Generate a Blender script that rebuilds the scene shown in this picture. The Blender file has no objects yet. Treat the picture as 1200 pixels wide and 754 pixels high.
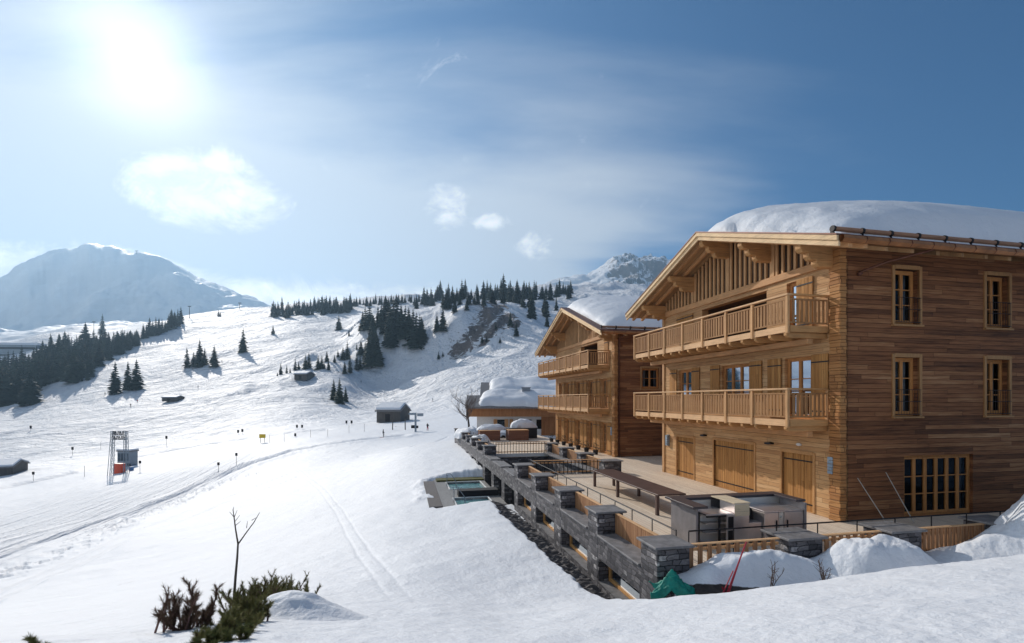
import bpy, bmesh, math, random
import numpy as np
from mathutils import Vector, Matrix
R=math.radians
random.seed(7)
SC=bpy.context.scene; COL=SC.collection
# ---------------------------------------------------------------- world frame
F=575.0; HC=3.855                  # focal length in photo pixels, eye height above the terrace deck
ANG=R(12.3); D2=(math.cos(ANG),math.sin(ANG)); D1=(-math.sin(ANG),math.cos(ANG)); OX,OY=10.35,15.5
def W(u,v): return (OX+u*D2[0]+v*D1[0], OY+u*D2[1]+v*D1[1])
def UV(X,Y):
    dx=X-OX; dy=Y-OY
    return dx*D2[0]+dy*D2[1], dx*D1[0]+dy*D1[1]
SUN_AZ=math.atan2(-440,575); SUN_EL=R(29.2)      # azimuth from +Y towards +X
# ---------------------------------------------------------------- scene objects
def tag(o,label=None,cat=None,group=None,kind=None):
    if label: o['label']=label
    if cat: o['category']=cat
    if group: o['group']=group
    if kind: o['kind']=kind
    return o
def empty(name,loc=(0,0,0),rz=0,label=None,cat=None,group=None,parent=None):
    o=bpy.data.objects.new(name,None); COL.objects.link(o); o.location=loc; o.rotation_euler=(0,0,rz)
    o.empty_display_size=.2
    if parent: o.parent=parent
    return tag(o,label,cat,group)
def copy_tree(o,parent=None):
    c=o.copy(); COL.objects.link(c)
    if parent: c.parent=parent
    for ch in list(o.children): copy_tree(ch,c)
    return c
class MB:
    def __init__(s,fn=None): s.v=[]; s.f=[]; s.m=[]; s.fn=fn; s.mi=0
    def add(s,vs,fs):
        n=len(s.v)
        if s.fn: vs=[s.fn(*p) for p in vs]
        s.v.extend(vs)
        for f in fs: s.f.append(tuple(i+n for i in f)); s.m.append(s.mi)
    def box(s,x0,x1,y0,y1,z0,z1):
        s.add([(x0,y0,z0),(x1,y0,z0),(x1,y1,z0),(x0,y1,z0),(x0,y0,z1),(x1,y0,z1),(x1,y1,z1),(x0,y1,z1)],
              [(0,3,2,1),(4,5,6,7),(0,1,5,4),(1,2,6,5),(2,3,7,6),(3,0,4,7)])
        return s
    def beam(s,p,q,w,h,up=(0,0,1)):
        p=Vector(p);q=Vector(q);d=(q-p).normalized();up=Vector(up)
        a=d.cross(up)
        if a.length<1e-4: a=d.cross(Vector((0,1,0)))
        a.normalize(); b=a.cross(d).normalized()
        vs=[]
        for c in(p,q):
            for i,j in((-1,-1),(1,-1),(1,1),(-1,1)): vs.append(tuple(c+a*(i*w/2)+b*(j*h/2)))
        s.add(vs,[(0,1,2,3),(7,6,5,4),(0,4,5,1),(1,5,6,2),(2,6,7,3),(3,7,4,0)]); return s
    def tube(s,pts,r,n=8,r1=None):
        pts=[Vector(p) for p in pts]; m=len(pts); vs=[]; fs=[]
        ref=Vector((0,0,1))
        for i,p in enumerate(pts):
            d=(pts[min(i+1,m-1)]-pts[max(i-1,0)]).normalized()
            a=d.cross(ref)
            if a.length<.1: a=d.cross(Vector((1,0,0)))
            a.normalize(); b=d.cross(a).normalized()
            if isinstance(r,(list,tuple)): rr=r[i]
            else: rr=r if r1 is None else r+(r1-r)*i/(m-1)
            for k in range(n):
                t=2*math.pi*k/n; vs.append(tuple(p+a*(rr*math.cos(t))+b*(rr*math.sin(t))))
        for i in range(m-1):
            for k in range(n):
                k2=(k+1)%n; fs.append((i*n+k,i*n+k2,(i+1)*n+k2,(i+1)*n+k))
        fs.append(tuple(range(n-1,-1,-1))); fs.append(tuple((m-1)*n+k for k in range(n)))
        s.add(vs,fs); return s
    def prism(s,poly,fn2,d0,d1):
        n=len(poly); vs=[fn2(a,b,d0) for a,b in poly]+[fn2(a,b,d1) for a,b in poly]
        fs=[tuple(range(n-1,-1,-1)),tuple(range(n,2*n))]+[(i,(i+1)%n,n+(i+1)%n,n+i) for i in range(n)]
        s.add(vs,fs); return s
    def build(s,name,mat,parent=None,smooth=False,bevel=0,loc=None,rz=0,fixn=True):
        me=bpy.data.meshes.new(name); me.from_pydata(s.v,[],s.f)
        mats=mat if isinstance(mat,(list,tuple)) else [mat]
        for m in mats: me.materials.append(m)
        if any(s.m): me.polygons.foreach_set('material_index',s.m)
        if fixn:
            bm=bmesh.new(); bm.from_mesh(me); bmesh.ops.recalc_face_normals(bm,faces=bm.faces); bm.to_mesh(me); bm.free()
        if smooth: me.polygons.foreach_set('use_smooth',[True]*len(me.polygons))
        me.update()
        o=bpy.data.objects.new(name,me); COL.objects.link(o)
        if parent: o.parent=parent
        if loc: o.location=loc
        if rz: o.rotation_euler=(0,0,rz)
        if bevel:
            b=o.modifiers.new('b','BEVEL'); b.width=bevel; b.segments=1; b.limit_method='ANGLE'; b.angle_limit=R(40)
        return o
# ---------------------------------------------------------------- numpy noise
def _hash(ix,iy,seed):
    h=(ix.astype(np.int64)*374761393+iy.astype(np.int64)*668265263+seed*974634777)&0xffffffff
    h=((h^(h>>13))*1274126177)&0xffffffff
    return ((h^(h>>16))&0xffff)/65535.0
def vnoise(x,y,seed=0):
    x=np.asarray(x,float);y=np.asarray(y,float)
    ix=np.floor(x);iy=np.floor(y);fx=x-ix;fy=y-iy
    fx=fx*fx*fx*(fx*(fx*6-15)+10);fy=fy*fy*fy*(fy*(fy*6-15)+10)
    a=_hash(ix,iy,seed);b=_hash(ix+1,iy,seed);c=_hash(ix,iy+1,seed);d=_hash(ix+1,iy+1,seed)
    return (a+(b-a)*fx+(c-a)*fy+(a-b-c+d)*fx*fy)*2-1
def fbm(x,y,oct=4,seed=0,gain=.5):
    t=0;a=1;n=0
    for i in range(oct):
        t=t+a*vnoise(x,y,seed+i*17);n+=a;a*=gain;c,s=.8,.6;x,y=(x*c-y*s)*2.03,(x*s+y*c)*2.03
    return t/n
def ridged(x,y,oct=5,seed=0):
    t=0;a=1;n=0
    for i in range(oct):
        t=t+a*(1-np.abs(vnoise(x,y,seed+i*17))*2);n+=a;a*=.5;c,s=.8,.6;x,y=(x*c-y*s)*2.03,(x*s+y*c)*2.03
    return t/n
def sstep(a,b,x):
    t=np.clip((x-a)/(b-a),0,1);return t*t*(3-2*t)
# ---------------------------------------------------------------- terrain height field
KN=[3,5,8,12,16,22,30,40,50,60,80,100]
NEAR={-500:[2.0,1.3,0,-1.8,-3.6,-6,-9,-11.5,-13,-14,-15,-15.5],
 -200:[2.0,1.3,0,-1.8,-3.5,-5.9,-8.4,-10.8,-12.3,-13.4,-14.4,-15],
 0:[2.1,1.4,-.1,-1.7,-3.2,-5.2,-7.2,-9,-10.6,-12,-13.5,-14.2],
 150:[2.1,1.4,.2,-1.5,-2.7,-4.4,-6,-7.4,-8.8,-9.9,-10.8,-11.0],
 300:[2.1,1.45,.4,-1.1,-2.1,-3.3,-4.5,-5.6,-6.6,-7.3,-8,-7.6],
 400:[2.1,1.4,.4,-.8,-1.6,-2.4,-3.2,-3.8,-4.3,-4.7,-5.5,-5],
 500:[2.1,1.4,.4,-.65,-1.1,-1.6,-1.8,-1.6,-1.3,-1.6,-3.2,-3.6],
 600:[2.1,1.38,.3,-.75,-.95,-1.3,-1.25,-.7,-.35,-.7,-2,-2.5],
 700:[2.12,1.36,.45,-.72,-1.0,-1.3,-1.4,-.8,-.4,-.5,-1.5,-2],
 900:[2.15,1.6,.75,-.5,-1.0,-1.3,-1.4,-.8,-.4,-.5,-1.5,-2],
 1200:[2.2,1.85,1.32,.3,-.4,-.8,-1,-.5,0,0,0,0],
 1700:[2.4,2.2,1.9,1.5,1.0,.6,.5,.5,1,1,1,1]}
KF=[150,220,270,320,374,440,520,620,750,900,1200,1600,2100,2350,2600,3400,5000]
FAR={-500:[555,520,500,488,474,460,445,430,425,420,415,410,395,370,355,380,400],
 -200:[550,510,495,480,462,448,430,415,410,405,402,400,388,352,330,365,395],
 0:[541,503,490,475,458,442,423,410,404,400,396,391,388,338,298,345,380],
 60:[536,498,482,465,445,428,411,400,395,392,390,386,384,332,294,335,370],
 120:[531,494,475,455,434,420,405,394,389,388,386,383,380,328,290,325,365],
 180:[524,490,471,452,430,414,397,383,379,378,384,382,380,335,301,328,365],
 240:[516,484,465,444,422,407,391,376,370,374,385,384,382,350,330,348,372],
 300:[507,474,458,438,415,400,384,369,362,370,392,390,386,368,354,364,380],
 350:[502,472,455,436,413,398,381,365,356,364,392,395,390,382,376,385,392],
 400:[500,478,458,440,414,398,378,362,352,360,395,400,400,400,400,400,400],
 430:[499,482,470,466,396,378,370,358,350,356,395,400,400,400,400,400,400],
 460:[497,480,466,458,384,370,366,355,349,354,390,400,400,400,400,400,400],
 500:[494,474,450,441,375,366,364,354,347,352,385,395,395,395,395,400,400],
 550:[489,462,434,419,362,356,361,350,344,347,370,380,380,370,370,380,390],
 600:[485,455,425,404,366,358,358,347,340,343,360,370,365,350,345,360,380],
 650:[482,450,420,400,384,372,358,345,338,342,355,352,348,334,330,345,370],
 700:[480,448,418,399,385,370,352,342,336,342,352,350,345,332,318,335,360],
 740:[480,447,417,398,384,369,351,341,335,342,350,348,340,322,299,320,350],
 800:[480,447,417,398,384,369,351,341,335,342,350,348,340,325,312,325,350],
 900:[480,447,417,398,384,369,351,341,335,340,345,345,342,338,335,340,350],
 1200:[480,447,417,398,384,369,351,341,335,340,345,345,342,338,335,340,350],
 1700:[480,447,417,398,384,369,351,341,335,340,345,345,342,338,335,340,350]}
def pchip(xs,ys,x):
    xs=np.array(xs,float);ys=np.array(ys,float);h=np.diff(xs);d=np.diff(ys)/h
    m=np.zeros_like(ys);m[0]=d[0];m[-1]=d[-1]
    for i in range(1,len(xs)-1):
        if d[i-1]*d[i]>0:
            w1=2*h[i]+h[i-1];w2=h[i]+2*h[i-1];m[i]=(w1+w2)/(w1/d[i-1]+w2/d[i])
    i=np.clip(np.searchsorted(xs,x)-1,0,len(xs)-2);t=(x-xs[i])/h[i]
    return ((1+2*t)*(1-t)**2*ys[i]+t*(1-t)**2*h[i]*m[i]+t*t*(3-2*t)*ys[i+1]+t*t*(t-1)*h[i]*m[i+1])
_ly=np.linspace(math.log(3),math.log(5000),1500)
_px=np.linspace(-500,1700,1101)
def _mk():
    cn=sorted(NEAR);A=[pchip(np.log(KN),NEAR[c],np.minimum(_ly,math.log(100))) for c in cn]
    A=np.array(A);near=np.array([pchip(cn,A[:,j],_px) for j in range(len(_ly))])   # [ly,px]
    cf=sorted(FAR);B=[]
    n100=np.array([near[np.searchsorted(_ly,math.log(100)),np.searchsorted(_px,c)] if c<1700 else 1 for c in cf])
    for k,c in enumerate(cf):
        z=[n100[k]]+[HC+(468-p)/F*y for p,y in zip(FAR[c],KF)]
        B.append(pchip([math.log(100)]+list(np.log(KF)),z,np.maximum(_ly,math.log(100))))
    B=np.array(B);far=np.array([pchip(cf,B[:,j],_px) for j in range(len(_ly))])
    return np.where((_ly<math.log(100))[:,None],near,far)
GT=_mk()
def smooth_px(G,n):
    k=np.ones(n)/n
    P=np.pad(G,((0,0),(n//2,n//2)),'edge');return np.array([np.convolve(r,k,'valid') for r in P])
GT=smooth_px(GT,15)
def base(X,Y):
    X=np.asarray(X,float);Y=np.asarray(Y,float)
    r=np.hypot(X,Y);az=np.arctan2(X,Y)
    lim=R(62);azc=np.clip(az,-lim,lim)
    # behind the viewpoint the two flanks are blended
    t=sstep(R(110),R(180),np.abs(az));
    px=600+F*np.tan(azc);Yd=np.clip(r*np.cos(azc),3,4999)
    px=px*(1-t)+600*t
    a=(np.log(Yd)-_ly[0])/(_ly[1]-_ly[0]);b=(np.clip(px,-500,1699.9)+500)/2
    i=np.clip(a.astype(int),0,len(_ly)-2);j=np.clip(b.astype(int),0,len(_px)-2);fa=a-i;fb=b-j
    return GT[i,j]*(1-fa)*(1-fb)+GT[i+1,j]*fa*(1-fb)+GT[i,j+1]*(1-fa)*fb+GT[i+1,j+1]*fa*fb
def polyd(X,Y,pts):
    """distance to a polyline, and signed side"""
    best=np.full(np.shape(X),1e9)
    for (x0,y0),(x1,y1) in zip(pts[:-1],pts[1:]):
        dx,dy=x1-x0,y1-y0;L=dx*dx+dy*dy
        t=np.clip(((X-x0)*dx+(Y-y0)*dy)/L,0,1)
        best=np.minimum(best,np.hypot(X-x0-t*dx,Y-y0-t*dy))
    return best
def hit0(px,py,y0=4.5,fn=None,ymax=4500):
    fn=fn or base
    Y=np.exp(np.linspace(math.log(y0),math.log(ymax),420))
    for it in range(2):
        X=(px-600)/F*Y; z=fn(X,Y);pp=468-F*(z-HC)/Y
        idx=np.where(pp<=py)[0]
        i=idx[0] if len(idx) else len(Y)-1
        if it==0: Y=np.linspace(Y[max(i-1,0)],Y[i],40)
    return float(X[i]),float(Y[i]),float(z[i])
def wl(pts): return [hit0(*p)[:2] for p in pts]
TR_A=wl([(-40,713),(0,694),(60,668),(150,626),(230,597),(290,573),(345,553),(420,535),(480,524),(525,512)])
TR_B=wl([(-40,722),(0,703),(60,676),(150,634),(230,605),(292,580),(350,558)])
TR_C=wl([(338,541),(352,552),(375,572),(398,600),(418,634),(445,672),(470,700),(505,752)])
TR_D=wl([(-40,668),(0,652),(80,628),(160,602),(215,577),(262,556),(290,545),(340,530),(400,520),(470,512)])
TR_E=wl([(-40,690),(0,674),(80,645),(150,612),(215,585),(262,566),(300,555)])
TR_F=wl([(-60,583),(-20,575),(20,568),(60,560),(100,552),(140,540),(200,527),(265,517),(330,508),(380,503)])
ROCKS=[(wl([(541,409),(553,398),(566,384),(574,372),(582,361)]),11),(wl([(572,402),(584,388),(596,372)]),7),(wl([(600,392),(606,384)]),5)]
def outcrop(X,Y,r):
    if np.ndim(X) and not np.any((r>200)&(r<1000)): return 0*X
    o=0
    for p,w_ in ROCKS: o=np.maximum(o,np.exp(-(polyd(X,Y,p)/w_)**2))
    return o*(r>150)
dirA=(TR_A[5][0]-TR_A[1][0],TR_A[5][1]-TR_A[1][1]);_l=math.hypot(*dirA);dirA=(dirA[0]/_l,dirA[1]/_l)
def H(X,Y):
    X=np.asarray(X,float);Y=np.asarray(Y,float)
    r=np.hypot(X,Y)
    z=base(X,Y)
    u,v=UV(X,Y)
    # broad snow relief
    z=z+.05*fbm(X*.35,Y*.35,3,3)*sstep(2,12,r)+.22*fbm(X*.06,Y*.06,3,5)*sstep(14,50,r)*sstep(-11,-16,u)
    z=z+.022*fbm(X*2.3,Y*2.3,3,8)*sstep(30,12,r)+.10*fbm(X*.16,Y*.22,3,9)*sstep(6,20,r)*sstep(90,50,r)*sstep(-9.5,-12,u)
    far=sstep(110,260,r)
    z=z+far*(1.6*fbm(X*.03,Y*.03,4,11)+.012*r*fbm(X*.009,Y*.009,4,12)*sstep(200,500,r))
    mt=sstep(1500,2300,r)
    z=z+mt*(13*(ridged(X*.0035,Y*.0035,6,21)-.35)+18*fbm(X*.0045+.5*Y*.002,Y*.004,4,31))*sstep(4200,3000,r)
    rm=sstep(690,735,600+F*X/np.maximum(Y,1))*sstep(1500,2200,r)*(Y>0)
    z=z+rm*95*(ridged(X*.0042,Y*.0042,7,51)-.45)
    mid=sstep(240,330,r)*sstep(1100,800,r)*(X>-150)
    z=z+mid*(6.5*(ridged(X*.013,Y*.013,4,41)-.3)+2.2*fbm(X*.05,Y*.05,3,43))
    # groomed piste on the left: fine corduroy and long streaks parallel to the ski track
    s=X*dirA[0]+Y*dirA[1];t=-X*dirA[1]+Y*dirA[0]
    dA=polyd(X,Y,TR_A);dD=polyd(X,Y,TR_D)
    a0=np.array(TR_D);side=t-(a0[2][0]*-dirA[1]+a0[2][1]*dirA[0])
    gr=sstep(2,9,side)*sstep(12,22,r)*sstep(110,70,r)*sstep(-14,-24,u)
    z=z+gr*(.50*fbm(s*.02,t*.32,3,61)+.26*fbm(s*.05,t*1.0,3,62))
    # trails, sunk slightly into the snow
    z=z-.13*np.exp(-(dA/.22)**2)-.11*np.exp(-(polyd(X,Y,TR_B)/.2)**2)
    dC=polyd(X,Y,TR_C);z=z-.016*np.exp(-((dC-.22)/.07)**2)*sstep(6,16,r)
    z=z-.55*np.exp(-(dD/1.3)**2)+.35*np.exp(-((dD-2.4)/1.3)**2)
    dE=polyd(X,Y,TR_E);z=z-.22*np.exp(-(dE/1.6)**2)*(vnoise(X*1.6,Y*1.6,71)>.05)
    dF=polyd(X,Y,TR_F);z=z-.9*np.exp(-(dF/2.0)**2)
    z=z+.10*np.exp(-(dD/5)**2)*fbm(X*1.1,Y*1.1,3,72)
    ro=outcrop(X,Y,r)
    z=z+ro*5.0*(ridged(X*.03,Y*.03,5,91)-.2)
    # the rim of the near bank and the ditch in front of the terrace
    yl=np.interp(X,[0,1.6,3,5,8.3,14,30],[10.4,10.3,8.75,8.45,8.0,8.0,9.0])+.10*fbm(X*1.6,Y*.1,3,81)
    over=sstep(0,.55,Y-yl)*sstep(1.3,1.9,X)*(Y<30)*sstep(-8.75,-8.3,u+.1*fbm(X*2,Y*2,3,87))
    ditch=-.04+.07*fbm(X*1.2,Y*1.2,3,82)
    def bump(uc,vc,su,sv,h,p=2):
        return h*np.exp(-(np.abs((u-uc)/su)**p)-(np.abs((v-vc)/sv)**p))
    m=bump(-5.9,-3.5,1.25,.50,.55,3)+bump(-4.9,-3.9,.9,.35,.12)+bump(-7.2,-3.7,.35,.35,.15)+bump(-3.05,-3.95,1.2,.75,.80,3)+bump(-.2,-3.9,.9,.7,.35)+bump(2.5,-4.5,1.9,1.3,1.45,3)+bump(4.6,-4.5,2.6,1.6,1.6,3)
    m=m*(1+.22*fbm(X*2.2,Y*2.2,4,83))
    z=z*(1-over)+(ditch+m)*over
    # ground under the terrace, gravel strip along the stone wall, basin of the pools
    strip=sstep(-9.2,-8.85,u+.14*fbm(X*2,Y*2,3,84))*(u<-7.7)*sstep(-5,-3.6,v)*sstep(21.5,20.3,v)
    z=z*(1-strip)+np.minimum(z,-1.62)*strip
    inside=(u>-7.9)*(v>-3.0)*(v<40)*(r<200)
    z=np.where(inside>0,np.minimum(z,-3.4),z)
    jag=.22*fbm(X*1.3,Y*1.3,3,85)
    pool=sstep(-12.0,-11.55,u+jag)*sstep(12.05,12.4,v+.3*jag)*sstep(21.7,21.1,v+jag)*(u<-5)
    z=z*(1-pool)+(-2.1)*pool
    edge=np.maximum(np.maximum(-11.9-u,u+8.1),np.maximum(12.2-v,v-21.4))
    z=z+.12*np.exp(-((edge-.5)/.5)**2)*(1-pool)*(1-strip)*(u<-8.3)*(v<30)*(1+.8*fbm(X*1.8,Y*1.8,3,86))*(v>15)
    # a small cone of snow beside the dwarf pines
    return z
def Hs(X,Y): return float(H(np.array([X]),np.array([Y]))[0])
def hit(px,py,y0=60): return hit0(px,py,y0,H)
# ---------------------------------------------------------------- materials
def newmat(name):
    m=bpy.data.materials.new(name); m.use_nodes=True; nt=m.node_tree
    return m,nt,nt.nodes['Principled BSDF']
def N(nt,t,**k):
    n=nt.nodes.new('ShaderNode'+t)
    for a,b in k.items():
        if a.startswith('i_'): n.inputs[a[2:].replace('_',' ')].default_value=b
        elif a[0]=='n' and a[1:].isdigit(): n.inputs[int(a[1:])].default_value=b
        else: setattr(n,a,b)
    return n
def M(nt,op,a,b=None,c=None):
    n=nt.nodes.new('ShaderNodeMath'); n.operation=op
    for i,x in enumerate((a,b,c)):
        if x is None: continue
        if isinstance(x,(int,float)): n.inputs[i].default_value=x
        else: nt.links.new(x,n.inputs[i])
    return n.outputs[0]
def mixc(nt,f,a,b,bt='MIX'):
    n=nt.nodes.new('ShaderNodeMix'); n.data_type='RGBA'; n.blend_type=bt
    for s,x in((0,f),(6,a),(7,b)):
        if isinstance(x,(int,float)): n.inputs[s].default_value=x
        elif isinstance(x,tuple): n.inputs[s].default_value=(*x,1)[:4]
        else: nt.links.new(x,n.inputs[s])
    return n.outputs[2]
def ramp(nt,f,stops):
    n=nt.nodes.new('ShaderNodeValToRGB'); e=n.color_ramp.elements
    while len(e)<len(stops): e.new(.5)
    for x,(p,c) in zip(e,stops): x.position=p; x.color=(*c,1)
    nt.links.new(f,n.inputs[0]); return n.outputs[0]
def bumpn(nt,h,strength,dist,normal=None):
    n=N(nt,'Bump'); n.inputs['Strength'].default_value=strength; n.inputs['Distance'].default_value=dist
    nt.links.new(h,n.inputs['Height'])
    if normal: nt.links.new(normal,n.inputs['Normal'])
    return n.outputs[0]
def noise(nt,vec,scale,detail=4,rough=.55,dist=0):
    n=N(nt,'TexNoise'); n.inputs['Scale'].default_value=scale; n.inputs['Detail'].default_value=detail; n.inputs['Roughness'].default_value=rough; n.inputs['Distortion'].default_value=dist
    if vec: nt.links.new(vec,n.inputs['Vector'])
    return n
def scalev(nt,vec,s):
    n=N(nt,'Mapping'); n.inputs['Scale'].default_value=s; nt.links.new(vec,n.inputs[0]); return n.outputs[0]
def coursed(name,stops,row=.16,seg=2.4,groove=.05,mode='h',grain=(1.2,18),rough=.75,bump=.6,gdark=.35,knots=0,stretch=False,wear=.25,spec=.3,rowv=.3,warp=0):
    """boards or stones laid in courses, in object coordinates. mode h: courses stacked in z; v: upright boards; d: deck boards running along y"""
    m,nt,b=newmat(name); L=nt.links
    tc=N(nt,'TexCoord'); sp=N(nt,'SeparateXYZ'); L.new(tc.outputs['Object'],sp.inputs[0])
    x,y,z=sp.outputs
    xy=M(nt,'ADD',x,y)
    s,t={'h':(xy,z),'v':(z,xy),'d':(y,x),'x':(x,y)}[mode]
    if warp:
        wz=noise(nt,tc.outputs['Object'],1.7,2,.5).outputs['Fac']; t=M(nt,'ADD',t,M(nt,'MULTIPLY',M(nt,'SUBTRACT',wz,.5),warp)); wz2=noise(nt,tc.outputs['Object'],3.1,2,.5).outputs['Fac']; s=M(nt,'ADD',s,M(nt,'MULTIPLY',M(nt,'SUBTRACT',wz2,.5),warp*2.2))
    tr=M(nt,'DIVIDE',t,row); ri=M(nt,'FLOOR',tr); fr=M(nt,'SUBTRACT',tr,ri)
    wn=N(nt,'TexWhiteNoise',noise_dimensions='1D'); L.new(ri,wn.inputs['W'])
    sr=M(nt,'ADD',M(nt,'DIVIDE',s,seg),M(nt,'MULTIPLY',wn.outputs['Value'],7.3)); si=M(nt,'FLOOR',sr); fs=M(nt,'SUBTRACT',sr,si)
    cb=N(nt,'CombineXYZ'); L.new(ri,cb.inputs[0]); L.new(si,cb.inputs[1])
    w2=N(nt,'TexWhiteNoise',noise_dimensions='2D'); L.new(cb.outputs[0],w2.inputs['Vector'])
    rnd=w2.outputs['Value']
    g3=N(nt,'CombineXYZ'); L.new(M(nt,'MULTIPLY',s,grain[0]),g3.inputs[0]); L.new(M(nt,'MULTIPLY',t,grain[1]),g3.inputs[1]); L.new(M(nt,'MULTIPLY',rnd,31),g3.inputs[2])
    gn=noise(nt,g3.outputs[0],1.6,5,.62,.3)
    gv=gn.outputs['Fac']
    pn=N(nt,'CombineXYZ'); L.new(M(nt,'MULTIPLY',s,.22),pn.inputs[0]); L.new(M(nt,'MULTIPLY',t,1.3),pn.inputs[1]); pv=noise(nt,pn.outputs[0],1,5,.6,.4).outputs['Fac']
    mixr=M(nt,'ADD',M(nt,'MULTIPLY',rnd,.62-.3*rowv),M(nt,'ADD',M(nt,'MULTIPLY',wn.outputs['Value'],.18+.12*rowv),M(nt,'MULTIPLY',M(nt,'SUBTRACT',pv,.5),.35+1.1*rowv)))
    f=M(nt,'ADD',M(nt,'ADD',M(nt,'MULTIPLY',mixr,(1-wear)*1.15),.04+.08*rowv),M(nt,'MULTIPLY',M(nt,'SUBTRACT',gv,.2),wear*1.6))
    col=ramp(nt,f,stops)
    big=noise(nt,tc.outputs['Object'],.6,3,.5)
    col=mixc(nt,.22,col,mixc(nt,big.outputs['Fac'],tuple(c*.72 for c in stops[len(stops)//2][1]),tuple(min(1,c*1.25) for c in stops[len(stops)//2][1])))
    col=mixc(nt,M(nt,'MULTIPLY',M(nt,'SUBTRACT',gv,.5),1.2),col,tuple(c*.5 for c in stops[0][1]))if False else col
    # dark streaks of grain
    st=ramp(nt,gv,[(.28,(.45,.45,.45)),(.45,(1,1,1)),(1,(1.0,1.0,1.0))])
    col=mixc(nt,.8,col,st,'MULTIPLY')
    e1=M(nt,'MINIMUM',fr,M(nt,'SUBTRACT',1,fr)); gm=M(nt,'SMOOTH_MIN',M(nt,'DIVIDE',e1,groove),1,.1) if False else M(nt,'MINIMUM',M(nt,'DIVIDE',e1,groove),1)
    es=M(nt,'MINIMUM',fs,M(nt,'SUBTRACT',1,fs)); gs=M(nt,'MINIMUM',M(nt,'DIVIDE',M(nt,'MULTIPLY',es,seg/row),groove),1)
    gg=M(nt,'MINIMUM',gm,gs)
    col=mixc(nt,M(nt,'MULTIPLY',M(nt,'SUBTRACT',1,gg),1-gdark),col,tuple(c*.25 for c in stops[0][1]))
    L.new(col,b.inputs['Base Color']); b.inputs['Roughness'].default_value=rough; b.inputs['Specular IOR Level'].default_value=spec
    h=M(nt,'ADD',M(nt,'ADD',gg,M(nt,'MULTIPLY',rnd,.9 if stretch else .35)),M(nt,'MULTIPLY',gv,.35))
    L.new(bumpn(nt,h,bump,.02),b.inputs['Normal'])
    return m
def plain(name,c,rough=.6,metal=0,var=.15,scale=6,bump=0,bscale=40,spec=.5):
    m,nt,b=newmat(name); L=nt.links
    tc=N(nt,'TexCoord'); n=noise(nt,tc.outputs['Object'],scale,5,.6)
    col=ramp(nt,n.outputs['Fac'],[(.3,tuple(x*(1-var) for x in c)),(.7,tuple(min(1,x*(1+var)) for x in c))])
    L.new(col,b.inputs['Base Color']); b.inputs['Roughness'].default_value=rough; b.inputs['Metallic'].default_value=metal; b.inputs['Specular IOR Level'].default_value=spec
    if bump:
        n2=noise(nt,tc.outputs['Object'],bscale,5,.6); L.new(bumpn(nt,n2.outputs['Fac'],bump,.02),b.inputs['Normal'])
    return m
def timber(name,c,axis='y',rough=.7,var=.28):
    """a single timber with its grain running along one object axis"""
    m,nt,b=newmat(name); L=nt.links
    tc=N(nt,'TexCoord'); oi=N(nt,'ObjectInfo')
    sc={'x':(1.5,28,28),'y':(28,1.5,28),'z':(28,28,1.5)}[axis]
    n=noise(nt,scalev(nt,tc.outputs['Object'],sc),1,5,.65,.4)
    n2=noise(nt,tc.outputs['Object'],2.2,3,.5)
    f=M(nt,'ADD',M(nt,'MULTIPLY',n.outputs['Fac'],.65),M(nt,'MULTIPLY',n2.outputs['Fac'],.35))
    f=M(nt,'ADD',f,M(nt,'MULTIPLY',M(nt,'SUBTRACT',oi.outputs['Random'],.5),.16))
    col=ramp(nt,f,[(.25,tuple(x*(1-var*1.5) for x in c)),(.5,c),(.72,tuple(min(1,x*(1+var)) for x in c))])
    L.new(col,b.inputs['Base Color']); b.inputs['Roughness'].default_value=rough; b.inputs['Specular IOR Level'].default_value=.3
    L.new(bumpn(nt,n.outputs['Fac'],.35,.01),b.inputs['Normal'])
    return m
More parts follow.
